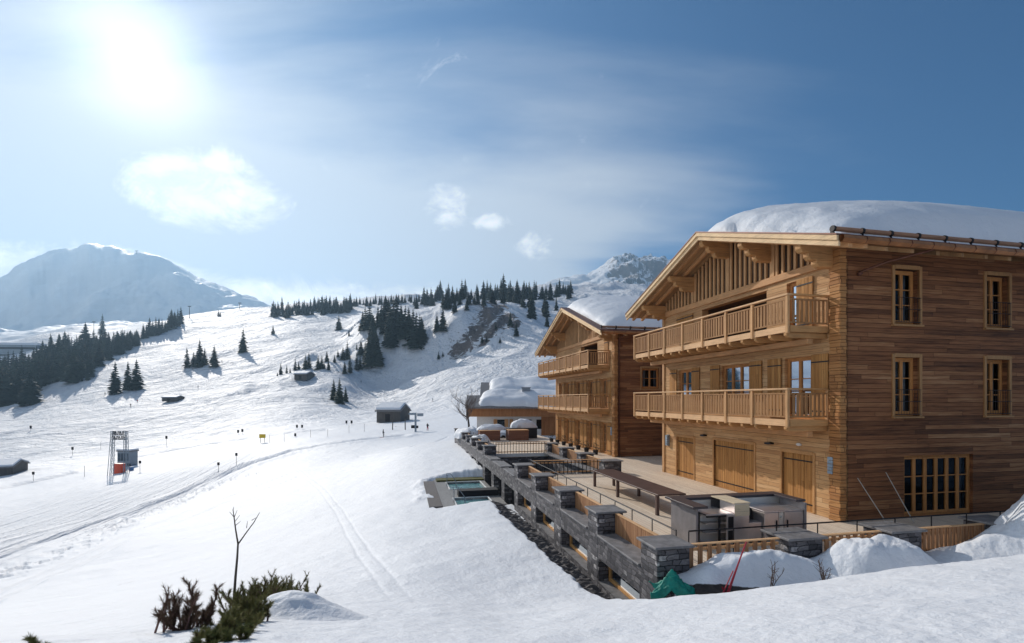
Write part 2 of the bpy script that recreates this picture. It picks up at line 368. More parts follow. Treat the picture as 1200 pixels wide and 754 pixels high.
def snowmat(name,terrain=False,dirty=False):
    m,nt,b=newmat(name); L=nt.links
    geo=N(nt,'NewGeometry'); P=geo.outputs['Position']
    n1=noise(nt,P,.9,4,.5); n2=noise(nt,P,9,6,.6); n3=noise(nt,P,60,4,.65)
    h=M(nt,'ADD',M(nt,'MULTIPLY',n1.outputs['Fac'],.10),M(nt,'ADD',M(nt,'MULTIPLY',n2.outputs['Fac'],.030),M(nt,'MULTIPLY',n3.outputs['Fac'],.005)))
    col=(.82,.83,.845)
    big=noise(nt,P,.05,4,.55)
    c=mixc(nt,big.outputs['Fac'],(.71,.73,.77),(.76,.775,.80))
    if terrain:
        # wind-packed streaks and old tracks all over the valley
        at=N(nt,'Attribute',attribute_name='streak')
        w=N(nt,'Mapping'); w.inputs['Rotation'].default_value=(0,0,-math.atan2(dirA[1],dirA[0])); L.new(P,w.inputs[0])
        w2=N(nt,'Mapping'); w2.inputs['Scale'].default_value=(.05,.9,.9); L.new(w.outputs[0],w2.inputs[0])
        ns=noise(nt,w2.outputs[0],1,5,.6)
        h=M(nt,'ADD',h,M(nt,'MULTIPLY',M(nt,'MULTIPLY',ns.outputs['Fac'],at.outputs['Fac']),1.3))
        mg=noise(nt,P,.22,6,.62,.8); mg2=noise(nt,P,.03,6,.6,.5)
        af=N(nt,'Attribute',attribute_name='moguls')
        h=M(nt,'ADD',h,M(nt,'MULTIPLY',af.outputs['Fac'],M(nt,'ADD',M(nt,'MULTIPLY',mg.outputs['Fac'],2.4),M(nt,'MULTIPLY',mg2.outputs['Fac'],9))))
        # bare rock where the mountain sides are steep
        nz=N(nt,'SeparateXYZ'); L.new(geo.outputs['True Normal'],nz.inputs[0])
        rn=noise(nt,P,.02,8,.7,.6); ar=N(nt,'Attribute',attribute_name='rock')
        rk=M(nt,'SUBTRACT',M(nt,'ADD',M(nt,'SUBTRACT',1,nz.outputs[2]),M(nt,'MULTIPLY',rn.outputs['Fac'],.55)),.60)
        ac=N(nt,'Attribute',attribute_name='outcrop'); rk2=M(nt,'MULTIPLY',M(nt,'SUBTRACT',M(nt,'ADD',ac.outputs['Fac'],M(nt,'MULTIPLY',noise(nt,scalev(nt,P,(1,.5,1.6)),.12,6,.75,.8).outputs['Fac'],3.2)),2.12),5); rk=M(nt,'MAXIMUM',M(nt,'MULTIPLY',M(nt,'MINIMUM',M(nt,'MAXIMUM',M(nt,'MULTIPLY',rk,9),0),1),ar.outputs['Fac']),M(nt,'MINIMUM',M(nt,'MAXIMUM',rk2,0),1))
        rc=ramp(nt,noise(nt,P,.05,8,.7).outputs['Fac'],[(.3,(.065,.055,.052)),(.7,(.19,.155,.14))])
        c=mixc(nt,rk,c,rc)
        # soil and wet stones showing in the ditch
        so=N(nt,'Attribute',attribute_name='soil')
        sc=ramp(nt,noise(nt,P,7,6,.7).outputs['Fac'],[(.3,(.012,.010,.009)),(.7,(.06,.048,.04))])
        sn=M(nt,'MINIMUM',M(nt,'MAXIMUM',M(nt,'MULTIPLY',M(nt,'SUBTRACT',M(nt,'ADD',so.outputs['Fac'],M(nt,'MULTIPLY',noise(nt,P,3.5,5,.6).outputs['Fac'],.6)),.95),12),0),1)
        c=mixc(nt,sn,c,sc)
    L.new(c,b.inputs['Base Color']); b.inputs['Roughness'].default_value=.62; b.inputs['Specular IOR Level'].default_value=.35
    L.new(bumpn(nt,h,1.0,1.0),b.inputs['Normal'])
    return m
MT={}
MT['front']=coursed('front_siding',[(.12,(.20,.085,.032)),(.34,(.44,.225,.095)),(.58,(.60,.345,.155)),(.9,(.74,.50,.28))],.15,3.2,.05,'h',(1.0,18),bump=.6,wear=.45,rowv=.5)
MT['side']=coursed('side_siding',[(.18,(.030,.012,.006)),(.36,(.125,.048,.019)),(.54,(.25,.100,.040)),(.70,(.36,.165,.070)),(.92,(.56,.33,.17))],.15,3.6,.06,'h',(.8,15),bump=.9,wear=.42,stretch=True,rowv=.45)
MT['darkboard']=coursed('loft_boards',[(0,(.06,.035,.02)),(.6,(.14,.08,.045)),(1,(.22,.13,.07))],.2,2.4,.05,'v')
MT['soffit']=coursed('soffit_boards',[(0,(.28,.15,.07)),(.6,(.44,.26,.125)),(1,(.54,.34,.18))],.2,3,.04,'d')
MT['shutter']=coursed('shutter_boards',[(0,(.30,.13,.035)),(.6,(.48,.23,.07)),(1,(.60,.32,.11))],.14,4,.05,'v',(1,16),bump=.5)
MT['deck']=coursed('deck_boards',[(0,(.58,.45,.34)),(.5,(.74,.60,.46)),(1,(.82,.71,.57))],.14,3.2,.07,'d',(1.2,22),rough=.7,bump=.5)
MT['stone']=coursed('ledge_stone',[(.15,(.020,.019,.022)),(.4,(.070,.066,.072)),(.60,(.15,.14,.145)),(.74,(.26,.245,.245)),(.84,(.66,.62,.60))],.12,.24,.09,'h',(7,12),rough=.6,bump=1.0,stretch=True,wear=.30,gdark=.1,rowv=0,warp=.16)
MT['slab']=plain('coping_stone',(.18,.172,.172),.6,0,.35,5,.3,60)
MT['pooldeck']=coursed('pool_paving',[(0,(.20,.19,.18)),(.5,(.26,.25,.24)),(1,(.32,.31,.30))],.6,1.2,.02,'d',(4,4),rough=.55,bump=.2)
MT['beam_x']=timber('beam_along_depth',(.50,.265,.105),'x')
MT['beam_y']=timber('beam_along_front',(.54,.285,.125),'y')
MT['fascia']=timber('fascia_board',(.76,.53,.30),'y')
MT['post']=timber('post_wood',(.56,.31,.14),'z')
MT['rail']=timber('rail_wood',(.64,.385,.20),'y')
MT['slat']=coursed('fence_slats',[(0,(.22,.10,.045)),(.5,(.36,.18,.085)),(1,(.48,.27,.14))],.09,9,.12,'v',(1,18),bump=.3)
MT['baluster']=coursed('baluster_slats',[(0,(.24,.115,.045)),(.5,(.35,.175,.07)),(1,(.45,.25,.11))],.15,9,.02,'v',(1,18),bump=.2)
MT['corner']=coursed('corner_logs',[(0,(.20,.08,.028)),(.5,(.42,.19,.065)),(1,(.58,.31,.12))],.22,3,.08,'h',(1,10),bump=.8,stretch=True)
MT['frame']=timber('window_frame',(.50,.22,.07),'z')
MT['casing']=timber('window_casing',(.40,.215,.09),'z')
MT['iron']=plain('dark_iron',(.022,.020,.022),.5,.6)
MT['copper']=plain('copper_gutter',(.42,.17,.06),.42,.55,.3,3)
MT['shingle']=plain('roof_edge_metal',(.16,.065,.04),.5,.4,.3)
MT['logbrown']=timber('snow_guard_log',(.30,.17,.11),'x')
MT['steel']=plain('brushed_steel',(.66,.60,.58),.34,.85,.12,2)
MT['steelin']=plain('steel_lining',(.62,.60,.56),.45,.7,.1,2)
MT['darkslab']=plain('dark_counter',(.055,.045,.05),.4,0,.25,8)
MT['panelgrey']=plain('grey_panel',(.22,.20,.20),.5,0,.2,3)
MT['tabletop']=plain('table_dark',(.085,.048,.04),.42,0,.3,3)
MT['cream']=coursed('pale_board',[(0,(.50,.38,.23)),(1,(.68,.55,.38))],.3,3,.02,'h',(2,12),bump=.2)
MT['grey']=plain('grey_metal',(.25,.29,.33),.5,.4)
MT['pole']=plain('pale_pole',(.42,.38,.33),.7)
MT['white']=plain('white_plaster',(.72,.72,.70),.8,0,.06)
MT['red']=plain('red_paint',(.36,.008,.03),.4)
MT['teal']=plain('teal_fabric',(.0,.20,.15),.6,0,.3,8,.5,9)
MT['orange']=plain('orange_red_paint',(.75,.085,.03),.5)
MT['blue']=plain('blue_mat',(.08,.22,.42),.6)
MT['yellow']=plain('yellow_sign',(.75,.50,.02),.5)
MT['crate']=coursed('crate_boards',[(0,(.15,.065,.04)),(1,(.26,.12,.075))],.18,2,.06,'h')
MT['hut']=coursed('weathered_boards',[(0,(.06,.055,.05)),(1,(.16,.14,.125))],.25,2,.08,'v',bump=.8)
MT['balcred']=coursed('balcony_redwood',[(0,(.30,.12,.045)),(1,(.48,.22,.09))],.2,2,.05,'v')
MT['bark']=plain('bark',(.10,.08,.065),.9,0,.35,9,.6,60)
MT['twig']=plain('twig',(.12,.085,.07),.85,0,.3,9)
MT['pinkbark']=plain('pine_branch',(.22,.12,.10),.85,0,.3,9)
MT['curtain']=plain('curtain',(.45,.45,.46),.9,0,.1,3)
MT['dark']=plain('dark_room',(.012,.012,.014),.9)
MT['gravel']=plain('gravel',(.11,.10,.10),.8,0,.8,38,.8,60)
MT['moss']=plain('moss',(.085,.085,.018),.9,0,.5,6,.6,30)
MT['black']=plain('black_cloth',(.015,.015,.018),.8)
MT['skin']=plain('skin',(.45,.27,.2),.6)
MT['rock']=plain('bare_rock',(.10,.085,.08),.9,0,.7,.25,1.0,.9)
MT['snow']=snowmat('snow'); MT['terrain']=snowmat('snow_ground',True)
def glassmat():
    m,nt,b=newmat('window_glass'); L=nt.links
    out=nt.nodes['Material Output']; nt.nodes.remove(b)
    tr=N(nt,'BsdfTransparent'); tr.inputs[0].default_value=(.55,.60,.64,1); gl=N(nt,'BsdfGlossy'); gl.inputs[0].default_value=(.55,.62,.70,1); gl.inputs['Roughness'].default_value=.03
    fr=N(nt,'Fresnel'); fr.inputs[0].default_value=1.38; mx=N(nt,'MixShader'); L.new(fr.outputs[0],mx.inputs[0]); L.new(tr.outputs[0],mx.inputs[1]); L.new(gl.outputs[0],mx.inputs[2]); L.new(mx.outputs[0],out.inputs[0])
    return m
MT['glass']=glassmat()
def watermat():
    m,nt,b=newmat('pool_water'); b.inputs['Base Color'].default_value=(.10,.33,.36,1); b.inputs['Roughness'].default_value=.06; b.inputs['Specular IOR Level'].default_value=.8
    tc=N(nt,'TexCoord'); n=noise(nt,tc.outputs['Object'],2.2,4,.6,.6); nt.links.new(ramp(nt,n.outputs['Fac'],[(.35,(.055,.17,.20)),(.65,(.22,.46,.46))]),b.inputs['Base Color'])
    nt.links.new(bumpn(nt,noise(nt,tc.outputs['Object'],7,3).outputs['Fac'],.25,.03),b.inputs['Normal']); return m
MT['water']=watermat()
def needle(name,c1,c2):
    m,nt,b=newmat(name); oi=N(nt,'ObjectInfo'); tc=N(nt,'TexCoord')
    n=noise(nt,tc.outputs['Object'],1.5,3); f=M(nt,'ADD',M(nt,'MULTIPLY',n.outputs['Fac'],.7),M(nt,'MULTIPLY',oi.outputs['Random'],.3))
    nt.links.new(ramp(nt,f,[(.3,c1),(.7,c2)]),b.inputs['Base Color']); b.inputs['Roughness'].default_value=.8; b.inputs['Specular IOR Level'].default_value=.2
    return m
MT['needle']=needle('spruce_needles',(.030,.046,.040),(.080,.100,.068))
MT['pine']=needle('dwarf_pine_needles',(.10,.11,.028),(.23,.21,.075))
MT['pinered']=needle('reddish_pine_needles',(.11,.06,.035),(.20,.13,.075))
# ---------------------------------------------------------------- terrain sheet
def make_terrain():
    az=np.concatenate([np.linspace(-180,-70,60,endpoint=False),np.linspace(-70,-50,60,endpoint=False),np.linspace(-50,50,1150,endpoint=False),np.linspace(50,70,60,endpoint=False),np.linspace(70,180,61)])
    az=np.radians(az)
    r=np.concatenate([[.3,1,2],np.geomspace(2.8,50,430,endpoint=False),np.geomspace(50,1000,300,endpoint=False),np.linspace(1000,3000,160,endpoint=False),np.linspace(3000,3500,12)])
    A,Rr=np.meshgrid(az,r); X=Rr*np.sin(A); Y=Rr*np.cos(A)
    Z=H(X,Y)
    nr,na=A.shape
    me=bpy.data.meshes.new('snowy_ground')
    me.vertices.add(nr*na); co=np.stack([X,Y,Z],-1).reshape(-1,3).astype(np.float32); me.vertices.foreach_set('co',co.ravel())
    i=np.arange(nr-1)[:,None]*na+np.arange(na-1)[None,:]
    q=np.stack([i,i+1,i+na+1,i+na],-1).reshape(-1,4)[:, ::-1]
    me.loops.add(q.size); me.loops.foreach_set('vertex_index',q.ravel().astype(np.int32))
    me.polygons.add(len(q)); me.polygons.foreach_set('loop_start',np.arange(0,q.size,4,dtype=np.int32)); me.polygons.foreach_set('loop_total',np.full(len(q),4,np.int32))
    me.update(calc_edges=True)
    me.polygons.foreach_set('use_smooth',np.ones(len(q),bool))
    u,v=UV(X,Y)
    s=X*dirA[0]+Y*dirA[1];t=-X*dirA[1]+Y*dirA[0];a0=TR_A[2];side=t-(a0[0]*-dirA[1]+a0[1]*dirA[0])
    at={}
    at['streak']=sstep(2,12,side)*sstep(140,80,Rr)*sstep(12,25,Rr)
    at['streak']*=sstep(4,14,Rr)*(u<-8.5)
    at['moguls']=sstep(120,260,Rr)*sstep(1600,900,Rr)
    at['rock']=sstep(1300,1700,Rr)*(.12+.88*sstep(-400,200,X))
    yl=np.interp(X,[0,1.6,3,5,8.3,14],[10.4,10.3,8.75,8.45,8.0,8.0])
    at['outcrop']=outcrop(X,Y,Rr)
    at['soil']=sstep(0.0,.3,Y-yl)*sstep(1.9,1.2,Y-yl)*sstep(2.6,3.2,X)*sstep(6.9,5.4,X)*sstep(.22,.02,Z)*1.2
    for k,a in at.items():
        d=me.attributes.new(k,'FLOAT','POINT'); d.data.foreach_set('value',np.broadcast_to(a,X.shape).ravel().astype(np.float32))
    me.materials.append(MT['terrain'])
    o=bpy.data.objects.new('snowy_ground',me); COL.objects.link(o); tag(o,kind='structure',label='snow covered ground, slopes and mountains of the valley')
    return o
make_terrain()
# ---------------------------------------------------------------- chalets
def wall(mb,n,a0,a1,z0,z1,holes,th):
    """n(a,d,z) maps along/outward/up; wall from d=0 to d=-th, with rectangular holes"""
    As=sorted({a0,a1,*[h[0] for h in holes],*[h[1] for h in holes]}); Zs=sorted({z0,z1,*[h[2] for h in holes],*[h[3] for h in holes]})
    for i in range(len(As)-1):
        for j in range(len(Zs)-1):
            A0,A1,Z0,Z1=As[i],As[i+1],Zs[j],Zs[j+1]; ca,cz=(A0+A1)/2,(Z0+Z1)/2
            if any(h[0]<ca<h[1] and h[2]<cz<h[3] for h in holes): continue
            for d in(0,-th): mb.add([n(A0,d,Z0),n(A1,d,Z0),n(A1,d,Z1),n(A0,d,Z1)],[(0,1,2,3)])
    for h in holes:
        A0,A1,Z0,Z1=h[:4]
        for p,q in(((A0,Z0),(A0,Z1)),((A1,Z0),(A1,Z1)),((A0,Z0),(A1,Z0)),((A0,Z1),(A1,Z1))):
            mb.add([n(p[0],0,p[1]),n(q[0],0,q[1]),n(q[0],-th,q[1]),n(p[0],-th,p[1])],[(0,1,2,3)])
    for p,q in(((a0,z0),(a0,z1)),((a1,z0),(a1,z1)),((a0,z0),(a1,z0)),((a0,z1),(a1,z1))):
        mb.add([n(p[0],0,p[1]),n(q[0],0,q[1]),n(q[0],-th,q[1]),n(p[0],-th,p[1])],[(0,1,2,3)])
def window(par,n,a0,a1,z0,z1,leaves=2,rows=3,name='window',rec=.14,casing=True,curt=.3,sill=True,offs=0,th=.3,cols=1):
    """a framed window set in the hole; a0..a1 z0..z1 in the wall plane"""
    e=empty(name,parent=par)
    f=MB(n)
    fw=.07
    for A in((a0,a0+fw),(a1-fw,a1)): f.box(A[0],A[1],-rec-.06,-rec+.02,z0,z1)
    f.box(a0+fw,a1-fw,-rec-.06,-rec+.02,z0,z0+fw); f.box(a0+fw,a1-fw,-rec-.06,-rec+.02,z1-fw,z1)
    w=(a1-a0-2*fw)/leaves; panes=[]
    for k in range(leaves):
        p=a0+fw+k*w;q=p+w; s=.055
        f.box(p+.004,p+s,-rec-.05,-rec+.035,z0+fw,z1-fw); f.box(q-s,q-.004,-rec-.05,-rec+.035,z0+fw,z1-fw)
        f.box(p+s,q-s,-rec-.05,-rec+.035,z0+fw,z0+fw+.09); f.box(p+s,q-s,-rec-.05,-rec+.035,z1-fw-.06,z1-fw)
        zz0,zz1=z0+fw+.09,z1-fw-.06
        for r in range(1,rows): 
            zc=zz0+(zz1-zz0)*r/rows; f.box(p+s,q-s,-rec-.045,-rec+.03,zc-.016,zc+.016)
        for c in range(1,cols):
            ac=p+s+(q-p-2*s)*c/cols; f.box(ac-.014,ac+.014,-rec-.045,-rec+.028,zz0,zz1)
        panes.append((p+s,q-s,zz0,zz1))
    f.build('frame',MT['frame'],e,bevel=.006)
    g=MB(n)
    for p,q,b,t in panes: g.add([n(p,-rec-.012,b) if False else (p,-rec-.012,b),(q,-rec-.012,b),(q,-rec-.012,t),(p,-rec-.012,t)],[(0,1,2,3)])
    g.build('pane',MT['glass'],e,fixn=False)
    # the dim room behind the glass
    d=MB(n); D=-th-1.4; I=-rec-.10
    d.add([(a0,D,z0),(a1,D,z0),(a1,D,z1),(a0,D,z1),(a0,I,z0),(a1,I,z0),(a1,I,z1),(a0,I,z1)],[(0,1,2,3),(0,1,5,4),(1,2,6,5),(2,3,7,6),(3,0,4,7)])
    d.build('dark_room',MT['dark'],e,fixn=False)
    if curt:
        c=MB(n)
        for side in((a0+.05,a0+.05+(a1-a0)*curt),(a1-.05-(a1-a0)*curt*.5,a1-.05)):
            k=14; pts=[(side[0]+(side[1]-side[0])*i/k,-rec-.22+.03*math.sin(i*2.1)) for i in range(k+1)]
            for (x0,d0),(x1,d1) in zip(pts[:-1],pts[1:]): c.add([(x0,d0,z0+.05),(x1,d1,z0+.05),(x1,d1,z1-.05),(x0,d0,z1-.05)],[(0,1,2,3)])
        c.build('curtain',MT['curtain'],e,smooth=False,fixn=False)
    if casing:
        c=MB(n); cw=.10
        c.box(a0-cw,a0,-.05,.045,z0-.05,z1+.11); c.box(a1,a1+cw,-.05,.045,z0-.05,z1+.11); c.box(a0,a1,-.05,.05,z1,z1+.13)
        c.build('casing',MT['casing'],e,bevel=.006)
        if sill:
            c=MB(n); c.box(a0-cw-.02,a1+cw+.02,-.08,.10,z0-.07,z0-.005); c.build('sill',MT['casing'],e,bevel=.008)
    return e
def shutter(par,n,a0,a1,z0,z1,d=.03,name='shutter',hinge=True,open_ang=0):
    e=MB(n); k=max(2,round((a1-a0)/.16)); w=(a1-a0)/k
    for i in range(k):
        e.box(a0+i*w+.003,a0+(i+1)*w-.003,d,d+.03+.003*(i%2),z0,z1)
    o=e.build(name,MT['shutter'],par,bevel=.004)
    if hinge:
        for z in(z0+(z1-z0)*.12,z0+(z1-z0)*.88): b=MB(n); b.box(a0-.03,a1-.02,d+.034,d+.045,z-.022,z+.022); b.build('hinge_strap',MT['iron'],o)
    return o
def lamp(par,n,a,z,kind):
    if kind=='box':
        e=empty('wall_lamp',parent=par); b=MB(n); b.box(a-.10,a+.10,0,.05,z-.29,z+.29); b.build('back_plate',MT['grey'],e)
        g=MB(n)
        for i in range(3):
            for j in range(5): g.box(a-.095+i*.065,a-.035+i*.065,.05,.15,z-.27+j*.11,z-.175+j*.11)
        g.build('glass_blocks',plain_lamp,e)
    elif kind=='oval':
        b=MB(n); pts=[(a+.17*math.cos(t),z+.045*math.sin(t)) for t in np.linspace(0,2*math.pi,14,endpoint=False)]
        b.prism(pts,lambda p,q,d:(p,d,q),0,.17); b.build('spot_lamp',MT['iron'],par)
    else:
        b=MB(n); pts=[(a+.10*math.cos(t),z+.05*math.sin(t)) for t in np.linspace(0,2*math.pi,14,endpoint=False)]
        b.prism(pts,lambda p,q,d:(p,d,q),0,.06); b.build('porch_light',MT['white'],par)
plain_lamp=plain('lamp_glass',(.30,.38,.46),.2,.2,.2)
def balcony(par,v0,v1,zf,dep=1.5,nb=7,posts=None):
    e=empty('balcony',parent=par); u=-dep
    b=MB(); b.box(u-.02,-.005,v0,v1,zf-.10,zf)            # floor
    b.build('floor',MT['soffit'],e)
    b=MB(); b.box(u-.065,u-.022,v0-.05,v1,zf-.14,zf+.07); b.build('edge_board',MT['rail'],e,bevel=.006)
    b=MB(); b.box(u+.0,-.005,v0-.05,v0-.01,zf-.14,zf+.07); b.build('edge_board',MT['beam_x'],e,bevel=.006)
    b=MB(); b.box(-.72,-.52,v0+.1,v1-.1,zf-.50,zf-.312); b.build('bearer',MT['beam_y'],e,bevel=.01)
    n=int(round((v1-v0)/.72))
    for i in range(n+1):
        y=v0+.12+(v1-v0-.24)*i/n
        b=MB(); b.prism([(u-.05,zf-.142),(u-.05,zf-.24),(u+.06,zf-.31),(-.005,zf-.31),(-.005,zf-.142)],lambda a,c,d:(a,d,c),y-.06,y+.06); b.build('joist',MT['beam_x'],e,bevel=.006)
    if posts is None: posts=[v0+(v1-v0)*i/nb for i in range(nb+1)]
    zt=zf+1.05
    for y in posts:
        b=MB(); b.box(u-.11,u-.02,y-.05,y+.05,zf-.18,zt-.03) ; b.build('post',MT['post'],e,bevel=.008)
    b=MB(); b.box(u-.13,u+.03,v0-.07,v1+.05,zt-.03,zt+.03); b.build('handrail',MT['rail'],e,bevel=.008)
    b=MB(); b.box(u+.03,0,v0-.07,v0+.05,zt-.03,zt+.03); b.build('handrail',MT['beam_x'],e,bevel=.008)
    for y0,y1 in zip(posts[:-1],posts[1:]):
        p=MB(); a,c=y0+.05,y1-.05
        p.box(u-.075,u-.035,a,c,zf+.14,zf+.19); p.box(u-.075,u-.035,a,c,zt-.17,zt-.12)
        k=max(3,int(round((c-a)/.155)))
        for i in range(k):
            y=a+(i+.5)*(c-a)/k; p.box(u-.066,u-.044,y-.048,y+.048,zf+.19,zt-.17)
        p.build('railing_panel',MT['baluster'],e)
    p=MB(); p.box(u-.02,0,v0-.035,v0+.005,zf+.14,zf+.19); p.box(u-.02,0,v0-.035,v0+.005,zt-.17,zt-.12)
    k=9
    for i in range(k):
        x=u+.06+(dep-.06)*(i+.5)/k; p.box(x-.045,x+.045,v0-.026,v0-.004,zf+.19,zt-.17)
    p.build('railing_panel',MT['baluster'],e)
    b=MB(); b.box(-.11,-.01,v0-.06,v0+.03,zf-.1,zt+.0); b.build('post',MT['post'],e)
    return e
def chalet(name,u0,v0,Wd,Dp,rz,rv,sl,ya,yb,label,front_holes,front_items,side_holes,side_items,bals,purl,ztop=8.25,snow=None,over=1.45):
    x,y=W(u0,v0)
    root=empty(name,(x,y,0),ANG,label,'chalet','timber chalets around the terrace')
    nF=lambda a,d,z:(-d,a,z); nS=lambda a,d,z:(a,-d,z)
    mb=MB(); wall(mb,nF,0,Wd,-.3,ztop,front_holes,.32); mb.build('front_wall',MT['front'],root,fixn=False)
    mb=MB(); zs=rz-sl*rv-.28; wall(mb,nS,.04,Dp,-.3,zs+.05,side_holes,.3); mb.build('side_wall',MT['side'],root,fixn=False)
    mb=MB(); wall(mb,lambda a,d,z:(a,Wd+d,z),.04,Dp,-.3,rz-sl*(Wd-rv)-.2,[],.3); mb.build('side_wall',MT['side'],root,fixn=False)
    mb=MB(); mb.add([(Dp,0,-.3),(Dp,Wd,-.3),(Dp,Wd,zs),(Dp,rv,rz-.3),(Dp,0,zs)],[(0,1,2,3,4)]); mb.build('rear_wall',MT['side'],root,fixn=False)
    # gable field: dark boards behind upright slats, big horizontal tie beam
    rt=lambda v:rz-sl*abs(v-rv)
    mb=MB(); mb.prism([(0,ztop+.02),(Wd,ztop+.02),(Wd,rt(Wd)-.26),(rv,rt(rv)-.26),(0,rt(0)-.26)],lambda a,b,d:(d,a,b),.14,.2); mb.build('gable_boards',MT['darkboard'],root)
    mb=MB(); k=int(Wd/.30)
    for i in range(k):
        y=.2+(Wd-.4)*(i+.5)/k
        if rt(y)-.26-ztop<.2: continue
        mb.box(-.045,.03,y-.055,y+.055,ztop+.14,rt(y)-.24)
    mb.build('gable_slats',MT['post'],root,bevel=.005)
    mb=MB(); mb.box(-.09,.02,.15,Wd-.1,ztop-.10,ztop+.16); mb.build('tie_beam',MT['beam_y'],root,bevel=.012)
    for y in (rv-2.6*Wd/10.8,rv,rv+2.6*Wd/10.8):
        mb=MB(); mb.box(-.07,.03,y-.11,y+.11,ztop+.16,rt(y)-.3); mb.build('gable_post',MT['post'],root,bevel=.01)
    # roof: two slopes with soffit boards, layered fascia, rafters and stepped purlins
    for s in(0,1):
        ye=ya if s==0 else yb
        mb=MB(); mb.prism([(rv,rz-.05),(rv,rz-.22),(ye,rt(ye)-.22),(ye,rt(ye)-.05)],lambda a,b,d:(d,a,b),-over+.06,Dp+.8)
        mb.build('roof_slope',MT['soffit'],root)
        mb=MB(); mb.prism([(rv,rz),(rv,rz-.045),(ye,rt(ye)-.045),(ye,rt(ye))],lambda a,b,d:(d,a,b),-over-.1,Dp+.85); mb.build('roof_edge',MT['shingle'],root)
        for q,(dz0,dz1,xo) in enumerate(((-.05,-.20,-.06),(-.202,-.36,.0))):
            mb=MB(); mb.prism([(rv,rz+dz0),(rv,rz+dz1),(ye,rt(ye)+dz1),(ye,rt(ye)+dz0)],lambda a,b,d:(d,a,b),-over+xo-.02,-over+xo+.05); mb.build('fascia',MT['fascia'],root,bevel=.006)
        for xr in(-over+.32,-over+.85):
            mb=MB(); mb.prism([(rv,rz-.225),(rv,rz-.37),(ye,rt(ye)-.37),(ye,rt(ye)-.225)],lambda a,b,d:(d,a,b),xr,xr+.14); mb.build('rafter',MT['beam_y'],root,bevel=.01)
        # rafter tails along the eaves
        i=0; xx=.3
        while xx<Dp:
            mb=MB(); yi=0 if s==0 else Wd
            mb.prism([(yi,rt(yi)-.225),(yi,rt(yi)-.37),(ye+(.15 if s==0 else -.15),rt(ye)-.34),(ye+(.15 if s==0 else -.15),rt(ye)-.225)],lambda a,b,d:(d,a,b),xx,xx+.13); mb.build('rafter',MT['soffit'],root); xx+=.95
    for y in purl:
        zt=rt(y)-.38; 
        for q,(ln,h) in enumerate(((over-.12,.24),(over-.42,.22),(over-.72,.20))):
            z1=zt-sum((.24,.22,.20)[:q])-q*.003
            mb=MB(); mb.prism([(-ln,z1),(-ln,z1-h*.55),(-ln+.10,z1-h),(.1,z1-h),(.1,z1)],lambda a,b,d:(a,d,b),y-.12,y+.12); mb.build('purlin',MT['beam_x'],root,bevel=.012)
    # interlocked corner logs
    z=-.3; i=0
    while z<zs-.1:
        mb=MB(); L=.20 if i%2 else .11
        mb.box(-.12,L*.2+.06,-.05-L*.5,.30,z,z+.215) if i%2 else mb.box(-.13,.14,-.13,.26,z,z+.215)
        if i==0: cc=empty('corner_logs',parent=root)
        mb.build('log_end',MT['corner'],cc,bevel=.012); z+=.22; i+=1
    mb=MB(); mb.box(-.06,.02,Wd-.16,Wd+.05,-.3,rt(Wd)-.3); mb.build('corner_board',MT['post'],root,bevel=.01)
    # gutter of short rolled copper tiles along the near eave, snow guard log above
    g=empty('gutter',parent=root); xx=-over+.02; zg=rt(ya)-.10
    k=0
    while xx<Dp+.6:
        L_=.78; pts=[(ya-.02,zg+.06),(ya-.13,zg+.03),(ya-.155,zg-.07),(ya-.08,zg-.15),(ya+.0,zg-.14)]
        mb=MB(); n_=len(pts)
        o1=[(xx,a,b) for a,b in pts]+[(xx+L_,a,b-.012) for a,b in pts]
        mb.add(o1,[(i,i+1,n_+i+1,n_+i) for i in range(n_-1)]+[(0,n_,2*n_-1,n_-1)]); mb.build('gutter_piece',MT['copper'],g)
        mb=MB(); mb.tube([(xx+L_+.01,a+(-.008),b) for a,b in pts],.013,5); mb.build('gutter_clip',MT['shingle'],g)
        xx+=L_+.012
    lg=empty('snow_guard',parent=root); zz=rt(ya+.32)+.14
    mb=MB(); mb.tube([(-over+.1,ya+.32,zz),(Dp+.6,ya+.32,zz)],.068,10); mb.build('guard_log',MT['logbrown'],lg,smooth=True)
    xx=-over+.12
    while xx<Dp+.5:
        mb=MB(); mb.tube([(xx-.035,ya+.32,zz),(xx+.035,ya+.32,zz)],.09,10); mb.box(xx-.02,xx+.02,ya+.28,ya+.40,zz-.22,zz); mb.build('bracket',MT['iron'],lg); xx+=1.02
    for h in side_items: 
        k=h[0]
        if k=='w': window(root,nS,*h[1:5],**h[5])
        elif k=='rail':
            mb=MB(nS); a0,a1,z=h[1:]; 
            for dz in(0,.42,.8): mb.tube([(a0,.02,z+dz),(a0,.10,z+dz),(a1,.10,z+dz),(a1,.02,z+dz)],.011,5)
            for i in range(9):
                a=a0+.05+(a1-a0-.1)*i/8; mb.tube([(a,.10,z),(a,.10,z+.8)],.007,4)
            mb.build('window_guard',MT['iron'],root)
